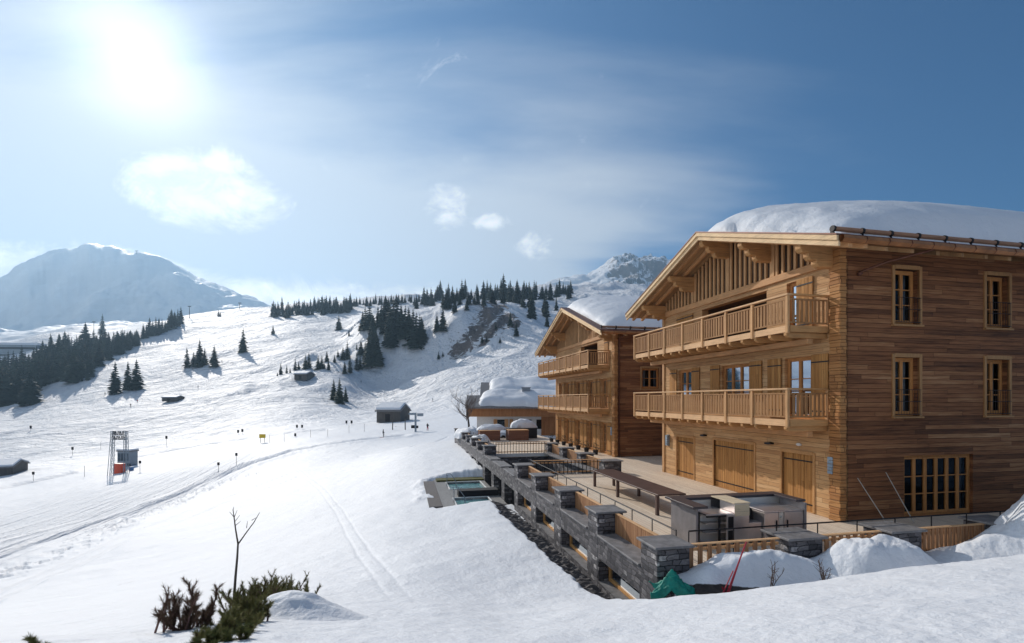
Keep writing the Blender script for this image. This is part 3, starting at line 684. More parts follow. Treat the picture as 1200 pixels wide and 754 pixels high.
    for h in front_items:
        k=h[0]
        if k=='w': window(root,nF,*h[1:5],**h[5])
        elif k=='s': shutter(root,nF,*h[1:5])
        elif k=='d':
            n_=h[5]; w=(h[2]-h[1])/n_; e=empty('door',parent=root)
            for i in range(n_): shutter(e,nF,h[1]+i*w+.008,h[1]+(i+1)*w-.008,h[3],h[4],d=-.10,name='door_leaf')
            c=MB(nF); c.box(h[1]-.09,h[1],-.2,.03,h[3],h[4]+.1); c.box(h[2],h[2]+.09,-.2,.03,h[3],h[4]+.1); c.box(h[1],h[2],-.2,.035,h[4],h[4]+.12); c.build('door_frame',MT['beam_x'],e,bevel=.006)
        elif k=='loggia':
            m=MB(nF); A0,A1,Z0,Z1=h[1:]; D=-2.2
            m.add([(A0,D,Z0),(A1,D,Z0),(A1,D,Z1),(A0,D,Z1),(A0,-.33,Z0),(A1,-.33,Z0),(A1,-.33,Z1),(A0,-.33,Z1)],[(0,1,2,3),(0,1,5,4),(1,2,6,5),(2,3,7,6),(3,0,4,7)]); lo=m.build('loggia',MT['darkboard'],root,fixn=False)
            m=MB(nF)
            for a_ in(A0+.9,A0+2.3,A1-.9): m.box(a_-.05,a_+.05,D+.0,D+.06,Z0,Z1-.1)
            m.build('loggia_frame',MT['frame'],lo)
        elif k=='l': lamp(root,nF,h[1],h[2],h[3])
    for b in bals: balcony(root,*b)
    if snow: 
        sn=snow; nu,nv=90,60
        U=np.linspace(0,1,nu)[:,None]*(Dp+.6-sn['u0'])+sn['u0']; V=np.linspace(0,1,nv)[None,:]*(yb-.15-(ya+sn['v0']))+ya+sn['v0']
        U,V=np.broadcast_arrays(U,V)
        eu=np.minimum(U-sn['u0'],9)/sn['ru']; el=(V-(ya+sn['v0']))/sn['rv']; er=(yb-.15-V)/sn['rv']; eb=(Dp+.6-U)/1.2
        dome=lambda e: np.sqrt(np.clip(1-(1-np.clip(e,0,1))**2,0,1))
        wv=.07*fbm(U*1.3,V*1.3,4,int(u0*3+v0*7)+200)
        T=sn['T']*dome(eu+wv*.5)*(.25+.75*dome(np.clip(el,0,1)+wv*.3))*dome(er)*dome(eb)+.05*fbm(U*.8,V*.8,3,9)*np.clip(eu*3,0,1)
        # the ragged, slid face of the snow at the gable end
        T=T++.015*ridged(U*2.4,V*2.4,4,7)*np.clip(eu*4,0,1)*np.clip(1.6-eu,0,1)
        T=np.maximum(T,.03)*np.clip(np.minimum(el*12,er*12),0,1)
        rr=rz-sl*np.sqrt((V-rv)**2+.15)+.02
        verts=np.stack([U,V,rr+T],-1).reshape(-1,3).tolist(); bot=np.stack([U,V,rr-.01],-1).reshape(-1,3).tolist()
        fs=[(i*nv+j,(i+1)*nv+j,(i+1)*nv+j+1,i*nv+j+1) for i in range(nu-1) for j in range(nv-1)]
        nn=nu*nv; mb=MB(); ring=[i*nv for i in range(nu)]+[(nu-1)*nv+j for j in range(1,nv)]+[i*nv+nv-1 for i in range(nu-2,-1,-1)]+[j for j in range(nv-2,0,-1)]
        fs+= [(ring[i],ring[(i+1)%len(ring)],ring[(i+1)%len(ring)]+nn,ring[i]+nn) for i in range(len(ring))]
        mb.add([tuple(p) for p in verts+bot],fs)
        so=mb.build('roof_snow',MT['snow'],None,smooth=True,loc=tuple(root.location),rz=ANG); tag(so,sn['label'],'snow','snow lying on roofs',kind='stuff')
    return root
# main chalet
FH=[];FI=[]
def fwin(a0,a1,z0,z1,**k): FH.append((a0,a1,z0,z1)); FI.append(('w',a0,a1,z0,z1,k))
def fdoor(a0,a1,z0,z1,n): FH.append((a0,a1,z0,z1)); FI.append(('d',a0,a1,z0,z1,n))
fdoor(1.03,2.42,.02,1.95,3); fdoor(3.88,6.45,.02,2.05,4); fdoor(8.0,9.5,.02,1.98,2)
fwin(1.12,2.3,3.16,5.32,rows=3,casing=False); fwin(4.18,5.93,3.9,5.3,leaves=3,rows=2,casing=False); fwin(8.2,9.35,3.9,5.3,rows=2,casing=False)
for a,b in((.38,1.06),(2.42,3.1),(3.42,4.1),(6.0,6.66),(7.5,8.12),(9.45,10.1)): FI.append(('s',a,b,3.2 if a<3.2 else 3.85,5.34))
fwin(1.75,2.2,6.2,8.0,leaves=1,rows=1,casing=False,curt=0)
FH.append((3.2,7.35,6.2,7.98)); FI.append(('loggia',3.2,7.35,6.2,7.98))
FI+= [('s',1.0,1.7,6.2,8.0),('s',8.05,8.75,6.9,7.95),('s',8.78,9.45,6.9,7.95)]
FI+= [('l',.22,1.74,'box'),('l',10.29,1.72,'box'),('l',7.12,2.2,'oval'),('l',2.98,2.2,'oval'),('l',1.61,2.28,'pale')]
SH=[];SI=[]
def swin(a0,a1,z0,z1,**k): SH.append((a0,a1,z0,z1)); SI.append(('w',a0,a1,z0,z1,k))
for a in((2.12,3.12),(5.98,7.0)):
    swin(a[0],a[1],6.3,8.1,rec=.2); swin(a[0],a[1],3.3,5.22,rec=.2)
    SI.append(('rail',a[0]+.02,a[1]-.02,3.36)); SI.append(('rail',a[0]+.02,a[1]-.02,6.36))
for a in((9.8,10.8),): swin(a[0],a[1],6.3,8.1,rec=.2); swin(a[0],a[1],3.3,5.22,rec=.2)
swin(2.52,5.42,-.02,2.0,leaves=6,rows=3,rec=.12,curt=.12,casing=False)
SI.append(('w2',))
main=chalet('timber_chalet',0,0,10.8,13,10.86,5.45,.34,-1.38,12.2,'large timber chalet with two long balconies and four tall side windows, nearest to the viewer',
  FH,FI,SH,[s for s in SI if s[0]!='w2'],[(.4,11.0,3.13,1.5,7,[.4,2.01,3.45,4.95,6.42,7.93,9.44,11.0]),(.4,11.0,6.13,1.5,7,[.4,2.01,3.45,4.95,6.42,7.93,9.44,11.0])],
  [.25,3.0,5.45,8.0,10.6],snow=dict(u0=-.95,ru=8.0,v0=.3,rv=5.0,T=1.78,label='thick rounded snow cap on the roof of the nearest chalet'))
mb=MB(); mb.tube([(.72,-.02,7.85),(.72,-.10,7.90),(1.2,-.55,8.12),(2.35,-1.42,8.42),(2.4,-1.46,8.5)],.035,8); mb.tube([(.72,.0,7.85),(.72,-.09,7.87)],.07,8); mb.build('downpipe',MT['shingle'],main,smooth=True)
# second chalet
FH2=[];FI2=[]
W2=13.0
for k,a in enumerate((1.25,3.9,6.6,9.3,11.4)):
    w=1.25 if k<4 else .9
    FH2.append((a,a+w,.02,2.2)); FI2.append(('w',a,a+w,.02,2.2,dict(rows=3,casing=False,rec=.2,curt=0)))
    FI2+= [('s',a-.62,a-.04,.05,2.25),('s',a+w+.04,a+w+.62,.05,2.25)]
    FH2.append((a,a+w,3.2 if k<2 else 3.7,5.3)); FI2.append(('w',a,a+w,3.2 if k<2 else 3.7,5.3,dict(rows=2,casing=False,rec=.2)))
    if k<4: FI2+= [('s',a-.62,a-.04,3.4,5.34),('s',a+w+.04,a+w+.62,3.4,5.34)]
FH2.append((3.1,6.6,6.2,8.0)); FI2.append(('loggia',3.1,6.6,6.2,8.0))
FH2.append((8.6,9.6,6.4,7.7)); FI2.append(('w',8.6,9.6,6.4,7.7,dict(rows=1,casing=False,curt=0)))
FH2.append((11,12,6.4,7.7)); FI2.append(('w',11,12,6.4,7.7,dict(rows=1,casing=False,curt=0)))
FI2+= [('s',1.1,1.75,6.2,8.0),('l',.35,1.7,'box')]
SH2=[(1.9,3.2,4.55,5.95)]; SI2=[('w',1.9,3.2,4.55,5.95,dict(rows=2))]
ch2=chalet('timber_chalet',.3,17.6,W2,12,11.2,6.95,.36,-1.1,15.1,'smaller looking timber chalet with two balconies, behind the nearest chalet',
  FH2,FI2,SH2,SI2,[(.9,13.55,3.13,1.5,8),(.9,13.55,6.13,1.5,8)],[.3,3.6,6.95,10.3,12.8],snow=dict(u0=-.9,ru=4.0,v0=.35,rv=4.0,T=1.25,label='snow cap on the roof of the second chalet'))
mb=MB(); mb.tube([(.22,-.12,-.2),(.22,-.12,7.9),(.6,-1.0,8.2)],.05,8); mb.build('downpipe',MT['shingle'],ch2,smooth=True)
# light plank behind the balcony corner of the second chalet
# ---------------------------------------------------------------- terrace
def loc(u,v,z=0): return (*W(u,v),z)
def tbuild(mb,name,mat,u,v,z=0,**k): return mb.build(name,mat,loc=loc(u,v,z),rz=ANG,**k)
def St(o,lab=None): tag(o,lab,kind='structure'); return o
UO=-8.1          # outer face of the retaining wall
# deck slabs
mb=MB(); mb.box(-7.5,.5,-2.75,11.0,-.25,0); mb.box(.5,14,-2.75,-.0,-.25,0); mb.box(-2.9,.5,11.0,41,-.25,0); mb.box(-7.5,-2.9,20.9,41,-.25,0); mb.box(.5,12,11.0,17.5,-.25,0)
St(tbuild(mb,'terrace_deck',MT['deck'],0,0),'pale timber boards of the terrace')
# retaining wall with openings, piers
PV=[-3.3+3.35*k for k in range(14)]
NW=lambda a,d,z:(UO-d,a,z); w=MB(); holes=[]
bays=list(zip(PV[:-1],PV[1:]))
for a,b in bays:
    if b<12: holes.append((a+.85,b-.02,-1.30,-.62))
    elif b<22: holes.append((a+.75,b-.05,-2.6,-.72))
    else: holes.append((a+.9,b-.1,-2.2,-.75))
root=empty('retaining_wall',loc(0,0),ANG,'long dark stone retaining wall with openings below the terrace','wall')
wall(w,NW,-3.3,PV[-1]+.8,-3.6,-.0,holes,.42); w.build('stone_face',MT['stone'],root,fixn=False)
w=MB(); wall(w,lambda a,d,z:(a,-3.28-d,z),UO+.0,13,-1.6,-.02,[],.4); w.build('stone_face',MT['stone'],root,fixn=False)
w=MB(); w.box(-7.62,-7.5,11.0,20.9,-3.6,-.02); w.box(-7.5,-3.3,10.9,10.99,-3.6,-.25) ; w.box(-3.42,-3.3,11.0,20.9,-3.6,-.02); w.box(-7.5,-3.3,20.92,21.1,-3.6,-.25); w.box(-7.62,-7.5,-3.2,11,-3.3,-.3)
w.build('courtyard_wall',MT['stone'],root)
w=MB(); w.box(-7.5,-3.4,11.0,20.9,-3.0,-2.9); w.build('courtyard_floor',MT['slab'],root)
# coping ledge of the wall and of the courtyard wall
for i,(a,b) in enumerate(bays):
    w=MB(); w.box(UO-.05,-7.46,a+.82,b-.02,0,.05); w.build('coping',MT['slab'],root,bevel=.006)
w=MB(); w.box(-3.75,-3.2,11.0,20.9,-.02,.045); w.build('coping',MT['slab'],root)
w=MB(); w.box(UO+.9,13,-3.32,-2.9,0.0,.04); w.build('coping',MT['slab'],root)
# frames and sills in the openings
for a,b in bays:
    if b<12:
        w=MB(); w.box(UO+.02,UO+.42,a+.87,b-.04,-1.34,-1.27); w.box(UO-.02,UO+.28,a+.87,b-.04,-1.266,-1.262); w.build('opening_sill',MT['slab'],root)
        w=MB(); w.box(UO+.30,UO+.38,a+.87,b-.04,-1.26,-1.17); w.box(UO+.30,UO+.38,b-.11,b-.04,-1.17,-.64); w.build('opening_frame',plain('amber_wood_frame',(.62,.31,.10),.5) if 'amber_wood_frame' not in bpy.data.materials else bpy.data.materials['amber_wood_frame'],root)
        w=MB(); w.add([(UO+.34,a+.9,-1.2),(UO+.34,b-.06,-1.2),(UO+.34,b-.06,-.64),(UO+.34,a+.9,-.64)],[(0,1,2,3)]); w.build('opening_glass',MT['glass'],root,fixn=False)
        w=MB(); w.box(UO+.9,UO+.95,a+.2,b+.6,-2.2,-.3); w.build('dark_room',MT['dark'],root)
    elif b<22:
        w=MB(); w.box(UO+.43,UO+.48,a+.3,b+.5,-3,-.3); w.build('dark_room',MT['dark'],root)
# piers with caps
def pillar(u,v,label,z0,sx=.82,sy=.78,zt=.62,group='stone terrace pillars'):
    e=empty('stone_pillar',loc(u,v),ANG,label,'pillar',group)
    m=MB(); m.box(0.02,sx-.02,0.02,sy-.02,z0,zt); m.build('shaft',MT['stone'],e,bevel=.01)
    m=MB(); m.box(-.06,sx+.06,-.06,sy+.06,zt,zt+.055); m.build('cap',MT['slab'],e,bevel=.008)
    return e
ordw=['first','second','third','fourth','fifth','','','sixth','seventh','eighth','ninth','tenth','eleventh','twelfth']
for k,v in enumerate(PV):
    if k in(5,6): 
        continue
    z0=-1.75 if k==0 else -2.0
    lab={0:'corner stone pillar beside the green cloth'}.get(k,'dark stone pillar, %s from the near corner along the outer terrace wall'%ordw[k])
    pillar(UO-.03,v,lab,z0)
    if k>0:
        pass
for k,v in enumerate(PV[1:],1):
    pass
for (u,lab) in((-4.86,'stone pillar with snow-dusted cap between two snow mounds in front of the outdoor kitchen'),(-1.98,'stone pillar on the front edge below the chalet corner with the leaning poles'),(1.3,'stone pillar on the front terrace edge half buried by snow below the wide side window'),(4.5,'stone pillar on the front terrace edge at the far right, buried in snow')):
    pillar(u,-3.36,lab,-1.3,.95,.8)
for (u,v,lab) in((-3.4,10.75,'large stone pillar at the deck corner beside the sunken courtyard'),(-3.4,14.2,'stone pillar along the courtyard, second from the deck corner'),(-3.4,17.6,'stone pillar along the courtyard, third from the deck corner'),(-3.4,21.0,'stone pillar at the far corner of the sunken courtyard')):
    pillar(u,v,lab,-3.0,.85 if v>11 else 1.0,.75)
# slatted fences between pillars
def fence(p,q,z0,z1,label,axis,group='slatted timber fences of the terrace',gap=.0,thin=False):
    u0,v0=p;u1,v1=q; L=(v1-v0) if axis=='v' else (u1-u0)
    e=empty('slat_fence',loc(u0,v0),ANG,label,'fence',group)
    f=(lambda a,d,z:(d,a,z)) if axis=='v' else (lambda a,d,z:(a,d,z))
    m=MB(f); k=int(L/(.105+gap)); st=L/k
    for i in range(k): m.box(i*st+.006,i*st+.006+(st-gap-.012 if not thin else .03),-.015,.012+.004*(i%3),z0,z1)
    m.build('slats',MT['slat'] if not thin else MT['iron'],e)
    m=MB(f); m.box(0,L,.02,.06,z0+.08,z0+.14); m.box(0,L,.02,.06,z1-.14,z1-.08); m.build('rails',MT['post'],e)
    m=MB(f); m.box(0,L,-.03,.05,z1,z1+.03); m.build('top_rail',MT['rail'],e)
    return e
nm=['corner pillar and the second pillar','second and the third pillar','third and the fourth pillar','fourth and the fifth pillar']
for k in range(4): fence((-7.56,PV[k]+.74),(-7.56,PV[k+1]+.02),.02,.60,'brown slat fence between the %s of the outer wall'%nm[k],'v')
for k in range(7,13): fence((-7.56,PV[k]+.74),(-7.56,PV[k+1]+.02),.02,.55,'slat fence on the outer wall between the %s and %s pillar'%(ordw[k],ordw[k+1]),'v')
fence((-7.25,-3.1),(-4.9,-3.1),-.05,.60,'open slat fence in front of the outdoor kitchen','u',gap=.115)
fence((-3.85,-3.1),(-2.0,-3.1),-.05,.60,'open slat fence below the steel cabinets and the chalet corner','u',gap=.09)
fence((-1.0,-3.1),(1.3,-3.1),-.05,.60,'reddish slat fence below the leaning poles','u',gap=.03)
fence((2.25,-3.1),(4.5,-3.1),-.05,.60,'reddish slat fence below the wide side window','u',gap=.03)
for a,b,s in((11.5,14.2,'first'),(14.95,17.6,'second'),(18.35,21.0,'third')): fence((-3.05,a),(-3.05,b),.03,.58,'slat fence beside the sunken courtyard, %s panel from the deck corner'%s,'v')
fence((-7.15,11.03),(-3.45,11.03),.02,.72,'dark upright railing along the deck edge above the courtyard','u',gap=.10,thin=True)
fence((-7.2,20.95),(-3.45,20.95),.02,.80,'railing along the far edge of the courtyard','u',gap=.10,thin=True)
mb=MB(); mb.box(-7.5,-3.4,20.86,20.93,-.22,.02); St(tbuild(mb,'deck_edge',MT['white'],0,0))
# thin metal handrails set inside the fences
def mrail(pts,label,z=.98,posts=1.15):
    e=empty('metal_handrail',loc(*pts[0]),0,label,'handrail','thin metal handrails of the terrace')
    x0,y0=W(*pts[0]); P=[(W(*p)[0]-x0,W(*p)[1]-y0) for p in pts]
    m=MB(); m.tube([(x,y,z) for x,y in P],.019,6); m.build('rail',MT['iron'],e)
    m=MB(); m.tube([(x,y,z-.34) for x,y in P],.011,5); m.build('rail',MT['iron'],e)
    for (xa,ya),(xb,yb) in zip(P[:-1],P[1:]):
        n=max(1,round(math.hypot(xb-xa,yb-ya)/posts))
        for i in range(n+1):
            x=xa+(xb-xa)*i/n;y=ya+(yb-ya)*i/n
            m=MB(); m.tube([(x,y,0),(x,y,z-.01)],.015,5); m.build('post',MT['iron'],e)
mrail([(-7.25,11.0),(-7.25,-2.6)],'thin black handrail along the outer edge of the deck',.80)
mrail([(-7.0,-2.72),(13,-2.72)],'thin black handrail along the front edge of the deck',.80)
mrail([(-7.3,40),(-7.3,21.4)],'thin handrail along the far part of the outer wall',.8,2)
# table
e=empty('long_table',loc(-4.78,4.75),ANG,'long dark table on the deck beside the outdoor kitchen','table')
m=MB(); m.box(-.52,.52,-2.95,2.9,.66,.71); m.build('table_top',MT['tabletop'],e,bevel=.005)
for sx in(-1,1):
    for y_ in(-2.8,.3,2.7):
        m=MB(); m.box(sx*.45-.05,sx*.45+.05,y_-.05,y_+.05,0,.66); m.build('leg',MT['tabletop'],e)
# outdoor kitchen
K=empty('outdoor_kitchen',loc(-6.1,-1.6),ANG,'brushed steel outdoor kitchen with dark slabs on the deck','outdoor kitchen')
L_=3.35
m=MB(); m.box(0,.06,-.02,1.2,0,1.04); m.box(L_-.06,L_,-.02,1.2,0,1.04); m.box(.06,L_-.06,1.16,1.2,0,1.04); m.build('side_panel',MT['panelgrey'],K,bevel=.004)
m=MB(); m.box(-.14,.30,-.10,1.0,1.04,1.10); m.build('left_slab',MT['darkslab'],K,bevel=.005)
m=MB(); m.box(-.10,L_+.12,.98,1.36,1.042,1.10); m.build('rear_slab',MT['darkslab'],K,bevel=.005)
m=MB(); m.box(L_-.20,L_+.10,.12,.978,1.041,1.10); m.build('right_slab',MT['darkslab'],K,bevel=.005)
m=MB(); m.box(.34,1.05,.9,.96,.86,1.04); m.build('backsplash',MT['steelin'],K); m=MB(); m.box(1.6,L_-.07,.9,.96,.86,1.04); m.build('backsplash',MT['steelin'],K)
m=MB(); m.box(.32,1.12,.02,.9,.82,.86); m.build('worktop',MT['steel'],K,bevel=.004); m=MB(); m.box(2.05,L_-.07,.02,.9,.82,.86); m.build('worktop',MT['steel'],K,bevel=.004)
m=MB(); m.box(1.14,1.58,.0,.62,.0,1.10); m.build('tall_cabinet',MT['steel'],K,bevel=.006)
m=MB(); m.box(1.12,1.60,-.02,1.0,1.10,1.13); m.box(1.14,1.58,-.012,0,.78,1.08); m.build('pale_cover',MT['cream'],K,bevel=.004)
m=MB(); m.box(.32,1.12,.30,.36,.05,.8); m.build('back_lining',MT['steelin'],K)
m=MB(); [m.box(.32,1.12,.04,.3,z,z+.02) for z in(.08,.36,.6)]; m.build('shelf',MT['steel'],K)
m=MB(); m.box(.68,.72,.0,.04,.05,.82); m.box(.32,1.12,.0,.035,.78,.82); m.build('shelf_frame',MT['iron'],K)
m=MB(); m.box(.90,1.13,-.015,.03,.06,.84); m.build('grille_frame',MT['steel'],K)
m=MB(); m.box(.935,1.095,-.022,-.016,.48,.78); m.box(.935,1.095,-.022,-.016,.12,.42); m.build('grille',MT['iron'],K)
m=MB(); m.box(1.60,2.04,.10,.8,.05,.55); m.build('low_cabinet',MT['steel'],K,bevel=.004)
m=MB(); m.prism([(1.62,.56),(2.03,.56),(2.03,.80),(1.94,.90),(1.78,.96),(1.62,.97)],lambda a,b,d:(a,d,b),.45,.80); m.build('grill_hood',MT['iron'],K)
m=MB(); m.box(1.70,1.74,.42,.45,.60,.85); m.box(1.70,1.86,.42,.449,.88,.90) ; m.build('hood_handle',MT['steel'],K)
m=MB(); m.box(2.06,2.50,.02,.5,.05,.81); m.build('cabinet_door',MT['steel'],K,bevel=.006)
m=MB(); m.box(2.52,2.66,.03,.5,.05,.81); m.tube([(2.59,.03,.68),(2.59,-.01,.68)],.03,8); m.build('control_panel',MT['steelin'],K)
m=MB(); m.box(2.68,L_-.08,.02,.5,.05,.81); m.build('cabinet_door',MT['steel'],K,bevel=.006)
for x in(2.42,2.76): m=MB(); m.box(x,x+.02,-.01,.018,.3,.6); m.build('handle',MT['iron'],K)
# poles leaning on the chalet corner
for i,(ub,vb,ut,lab) in enumerate(((1.0,-.75,.62,'pale pole leaning against the shaded chalet wall, nearer its corner'),(2.05,-.7,1.72,'pale pole leaning against the shaded chalet wall, nearer the wide window'))):
    x,y=W(ub,vb); X2,Y2=W(ut,-.06); m=MB(); m.tube([(0,0,0),(X2-x,Y2-y,1.35+.15*i)],.018,8,.013); o=m.build('leaning_pole',MT['pole'],loc=(x,y,0)); tag(o,lab,'pole','poles leaning on the chalet wall')
# pools beside the wall
mb=MB(); 
def slabwith(mb,u0,u1,v0,v1,holes,z0,z1):
    us=sorted({u0,u1,*[h[0] for h in holes],*[h[1] for h in holes]});vs=sorted({v0,v1,*[h[2] for h in holes],*[h[3] for h in holes]})
    for i in range(len(us)-1):
        for j in range(len(vs)-1):
            cu,cv=(us[i]+us[i+1])/2,(vs[j]+vs[j+1])/2
            if any(h[0]<cu<h[1] and h[2]<cv<h[3] for h in holes): continue
            mb.box(us[i],us[i+1],vs[j],vs[j+1],z0,z1)
PH=[(-10.75,-8.85,12.5,14.6),(-10.7,-8.5,17.3,19.9)]
slabwith(mb,-11.5,-8.12,12.2,21.2,PH,-1.9,-1.7); St(tbuild(mb,'pool_paving',MT['pooldeck'],0,0))
for i,h in enumerate(PH):
    e=empty('outdoor_pool',loc((h[0]+h[1])/2,(h[2]+h[3])/2),ANG,['small blue pool nearest to the snow lip','small blue pool farther from the viewer beside the moss'][i],'pool','pools sunk beside the wall')
    a,b=(h[1]-h[0])/2,(h[3]-h[2])/2
    m=MB(); m.box(-a,a,-b,b,-2.0,-1.80); m.build('water',MT['water'],e)
    m=MB(); 
    for q in((-a-.07,-a,-b-.07,b+.07),(a,a+.07,-b-.07,b+.07),(-a,a,-b-.07,-b),(-a,a,b,b+.07)): m.box(*q,-1.79,-1.66)
    m.build('rim',MT['white'],e)
    m=MB(); x=-a-.1
    for y in(-.3,.3): m.tube([(x,y,-1.7),(x,y,-.95),(x+.25,y,-.95),(x+.6,y,-1.45),(x+.6,y,-1.8)],.022,6)
    m.build('grab_rail',MT['grey'],e)
m=MB(); m.box(-1.15,1.15,-.4,.4,-1.7,-1.36); m.build; o=tbuild(m,'shade_block',MT['black'],-9.3,15.3); tag(o,'black block standing in for the shaded slot between the two pools','wall')  # black colour stands in for parapet shade in the slot between the pools
mb=MB(); mb.box(-1.6,1.6,-.5,.5,-1.75,-1.60); o=tbuild(mb,'moss_bed',MT['moss'],-9.75,20.8); tag(o,'strip of brown moss showing behind the far pool',None,kind='stuff')
mb=MB(); mb.box(-.35,.35,-4,4,-2,-1.68); o=tbuild(mb,'stone_border',MT['gravel'],-11.85,16.6); tag(o,'dark stone border left of the pools',kind='structure')
# gravel strip at the foot of the wall
n_=220; mb=MB(); rowsN=10
vs_=[];fs_=[]
for i in range(n_):
    v=-4.2+16.6*i/(n_-1)
    for j in range(rowsN):
        u=-9.3+(UO+.02+9.3)*j/(rowsN-1)
        zb=-1.2-.24*sstep(0,1,j/(rowsN-1))-.02*max(0,v)
        vs_.append((u+0.0,v,float(zb)+.05*random.uniform(-1,1)))
for i in range(n_-1):
    for j in range(rowsN-1): fs_.append((i*rowsN+j,(i+1)*rowsN+j,(i+1)*rowsN+j+1,i*rowsN+j+1))
mb.add(vs_,fs_); o=tbuild(mb,'gravel_strip',MT['gravel'],0,0,fixn=False); tag(o,'dark gravel along the foot of the stone wall',kind='stuff')
# things standing on the far terrace
def crate(u,v,a,b,h,lab,snow):
    e=empty('timber_planter',loc(u,v),ANG,lab,'planter','brown timber planters on the far terrace')
    m=MB(); m.box(-a,a,-b,b,0,h-.04); m.build('box',MT['crate'],e,bevel=.01)
    m=MB(); m.box(-a-.04,a+.04,-b-.04,b+.04,h-.04,h); m.build('rim',MT['post'],e,bevel=.01)
crate(-5.7,32.6,.95,.7,.95,'brown timber planter with snow on top, left of the pair',1)
crate(-3.05,32.3,.95,.7,.98,'brown timber planter without snow, nearer the second chalet',0)
def heap(name,u,v,a,b,h,z,lab,seed,rot=0):
    n=26; vs=[];fs=[]
    for i in range(n):
        for j in range(n):
            x=-1+2*i/(n-1);y=-1+2*j/(n-1); rr=math.hypot(x,y)*(1+.18*float(fbm(np.array(x*1.5+seed),np.array(y*1.5),3,seed)))
            k=math.sqrt(max(0,1-min(1,rr)**2.2)); k2=k*(1+.25*float(fbm(np.array(x*2+seed),np.array(y*2.),3,seed+5)))
            sc=1/max(1,rr) 
            vs.append((x*a*sc,y*b*sc,h*k2-.03))
    for i in range(n-1):
        for j in range(n-1): fs.append((i*n+j,(i+1)*n+j,(i+1)*n+j+1,i*n+j+1))
    m=MB(); m.add(vs,fs); o=m.build(name,MT['snow'],smooth=True,loc=loc(u,v,z),rz=ANG+rot,fixn=False); tag(o,lab,'snow heap','snow heaps on the far terrace',kind='stuff')
heap('snow_heap',-5.3,33.4,1.5,.9,.55,.93,'snow heap lying on the left planter',3)
heap('snow_heap',-7.0,29.5,.9,1.2,.75,0,'rounded snow heap near the outer wall in front of the planters',5)
heap('snow_heap',-7.2,36.5,1.4,1.8,1.1,0,'taller snow heap near the far end of the outer wall',8)
heap('snow_heap',-4.0,36.5,2.2,1.5,.8,0,'low snow heap behind the planters',12)
e=empty('covered_hot_tub',loc(-1.9,34.6),ANG,'dark covered tub with snow on top beside the second chalet','tub')
m=MB(); m.box(-1.6,1.2,-.9,.9,0,.98); m.build('tub_body',MT['black'],e,bevel=.03); m=MB(); m.box(-1.65,1.25,-.95,.95,.98,1.04); m.build('lid',MT['darkslab'],e)
heap('snow_heap',-1.9,34.6,1.35,.9,.85,1.03,'domed snow heap on the dark tub',15)
# flower boxes and pots along second chalet
for i in range(7):
    v=19.2+1.75*i
    e=empty('potted_shrub',loc(-.45,v),ANG,'small dark shrub in a pot at the foot of the second chalet','potted plant','potted shrubs along the second chalet')
    m=MB(); m.tube([(0,0,0),(0,0,.32)],.15,9,.2); m.build('pot',MT['iron'],e)
    m=MB()
    for k in range(90):
        a=random.uniform(0,6.28);t=random.uniform(0,1);r=.28*math.sqrt(random.random())*(1.1-.5*t); p=Vector((r*math.cos(a),r*math.sin(a),.32+.5*t)); d=Vector((random.uniform(-1,1),random.uniform(-1,1),random.uniform(-.3,1))).normalized()*.09; q=d.cross(Vector((.3,.5,1))).normalized()*.025
        m.add([tuple(p-q),tuple(p+q),tuple(p+d)],[(0,1,2)])
    m.build('foliage',MT['needle'],e,fixn=False)
# dark tarp and frame on the second terrace, planter rows seen over the courtyard
# teal cloth, red poles, twigs in the snow bank
def cloth(cx,cy,cz,a,b,h,seed,name,mat,lab,cat,rot=0):
    n=44; vs=[];fs=[]
    for i in range(n):
        for j in range(n):
            x=-1+2*i/(n-1);y=-1+2*j/(n-1)
            z=h*math.exp(-((x+.35)**2*2.2+(y)**2*1.8))+.42*h*float(ridged(np.array(x*1.3+seed),np.array(y*1.8+seed),4,seed))
            vs.append((x*a*(1+.25*math.sin(y*3+seed)),y*b*(1+.2*math.sin(x*4)),z))
    for i in range(n-1):
        for j in range(n-1): fs.append((i*n+j,(i+1)*n+j,(i+1)*n+j+1,i*n+j+1))
    m=MB(); m.add(vs,fs); o=m.build(name,mat,smooth=True,loc=(cx,cy,cz),rz=rot,fixn=False); s=o.modifiers.new('s','SOLIDIFY'); s.thickness=.02; tag(o,lab,cat); return o
cloth(3.50,10.15,-.22,.52,.32,.42,4,'crumpled_cloth',MT['teal'],'crumpled green cloth lying on the snow at the corner pillar','cloth',-.15)
# ---------------------------------------------------------------- things in the snow bank
def grd(u,v): x,y=W(u,v); return x,y,Hs(x,y)
def twigs(name,x,y,z,n,h,spread,seed,mat,lab,cat,group=None,r=.006,lean=(0,0)):
    rnd=random.Random(seed); m=MB()
    for i in range(n):
        a=rnd.uniform(0,6.28); s=rnd.uniform(.3,1)*spread; hh=h*rnd.uniform(.6,1)
        pts=[]
        for k in range(6):
            t=k/5; pts.append((math.cos(a)*s*t**1.4+lean[0]*t+rnd.uniform(-.015,.015),math.sin(a)*s*t**1.4+lean[1]*t+rnd.uniform(-.015,.015),-.05+hh*t))
        m.tube(pts,r,5,r*.4)
        for k in(2,3,4):
            p=Vector(pts[k]); d=Vector((rnd.uniform(-1,1),rnd.uniform(-1,1),rnd.uniform(.3,1))).normalized()*hh*.28; m.tube([tuple(p),tuple(p+d)],r*.55,4,r*.25)
    o=m.build(name,mat,loc=(x,y,z)); tag(o,lab,cat,group); return o
m=MB(); m.tube([(0,0,-.25),(.55,.15,.98)],.015,7); m.tube([(.03,-.03,-.25),(.42,.12,.66)],.009,6); m.tube([(-.08,.0,-.2),(.25,.08,.42)],.012,6); m.tube([(.16,.02,-.2),(.02,.06,.1),(.2,.1,-.1)],.012,6)
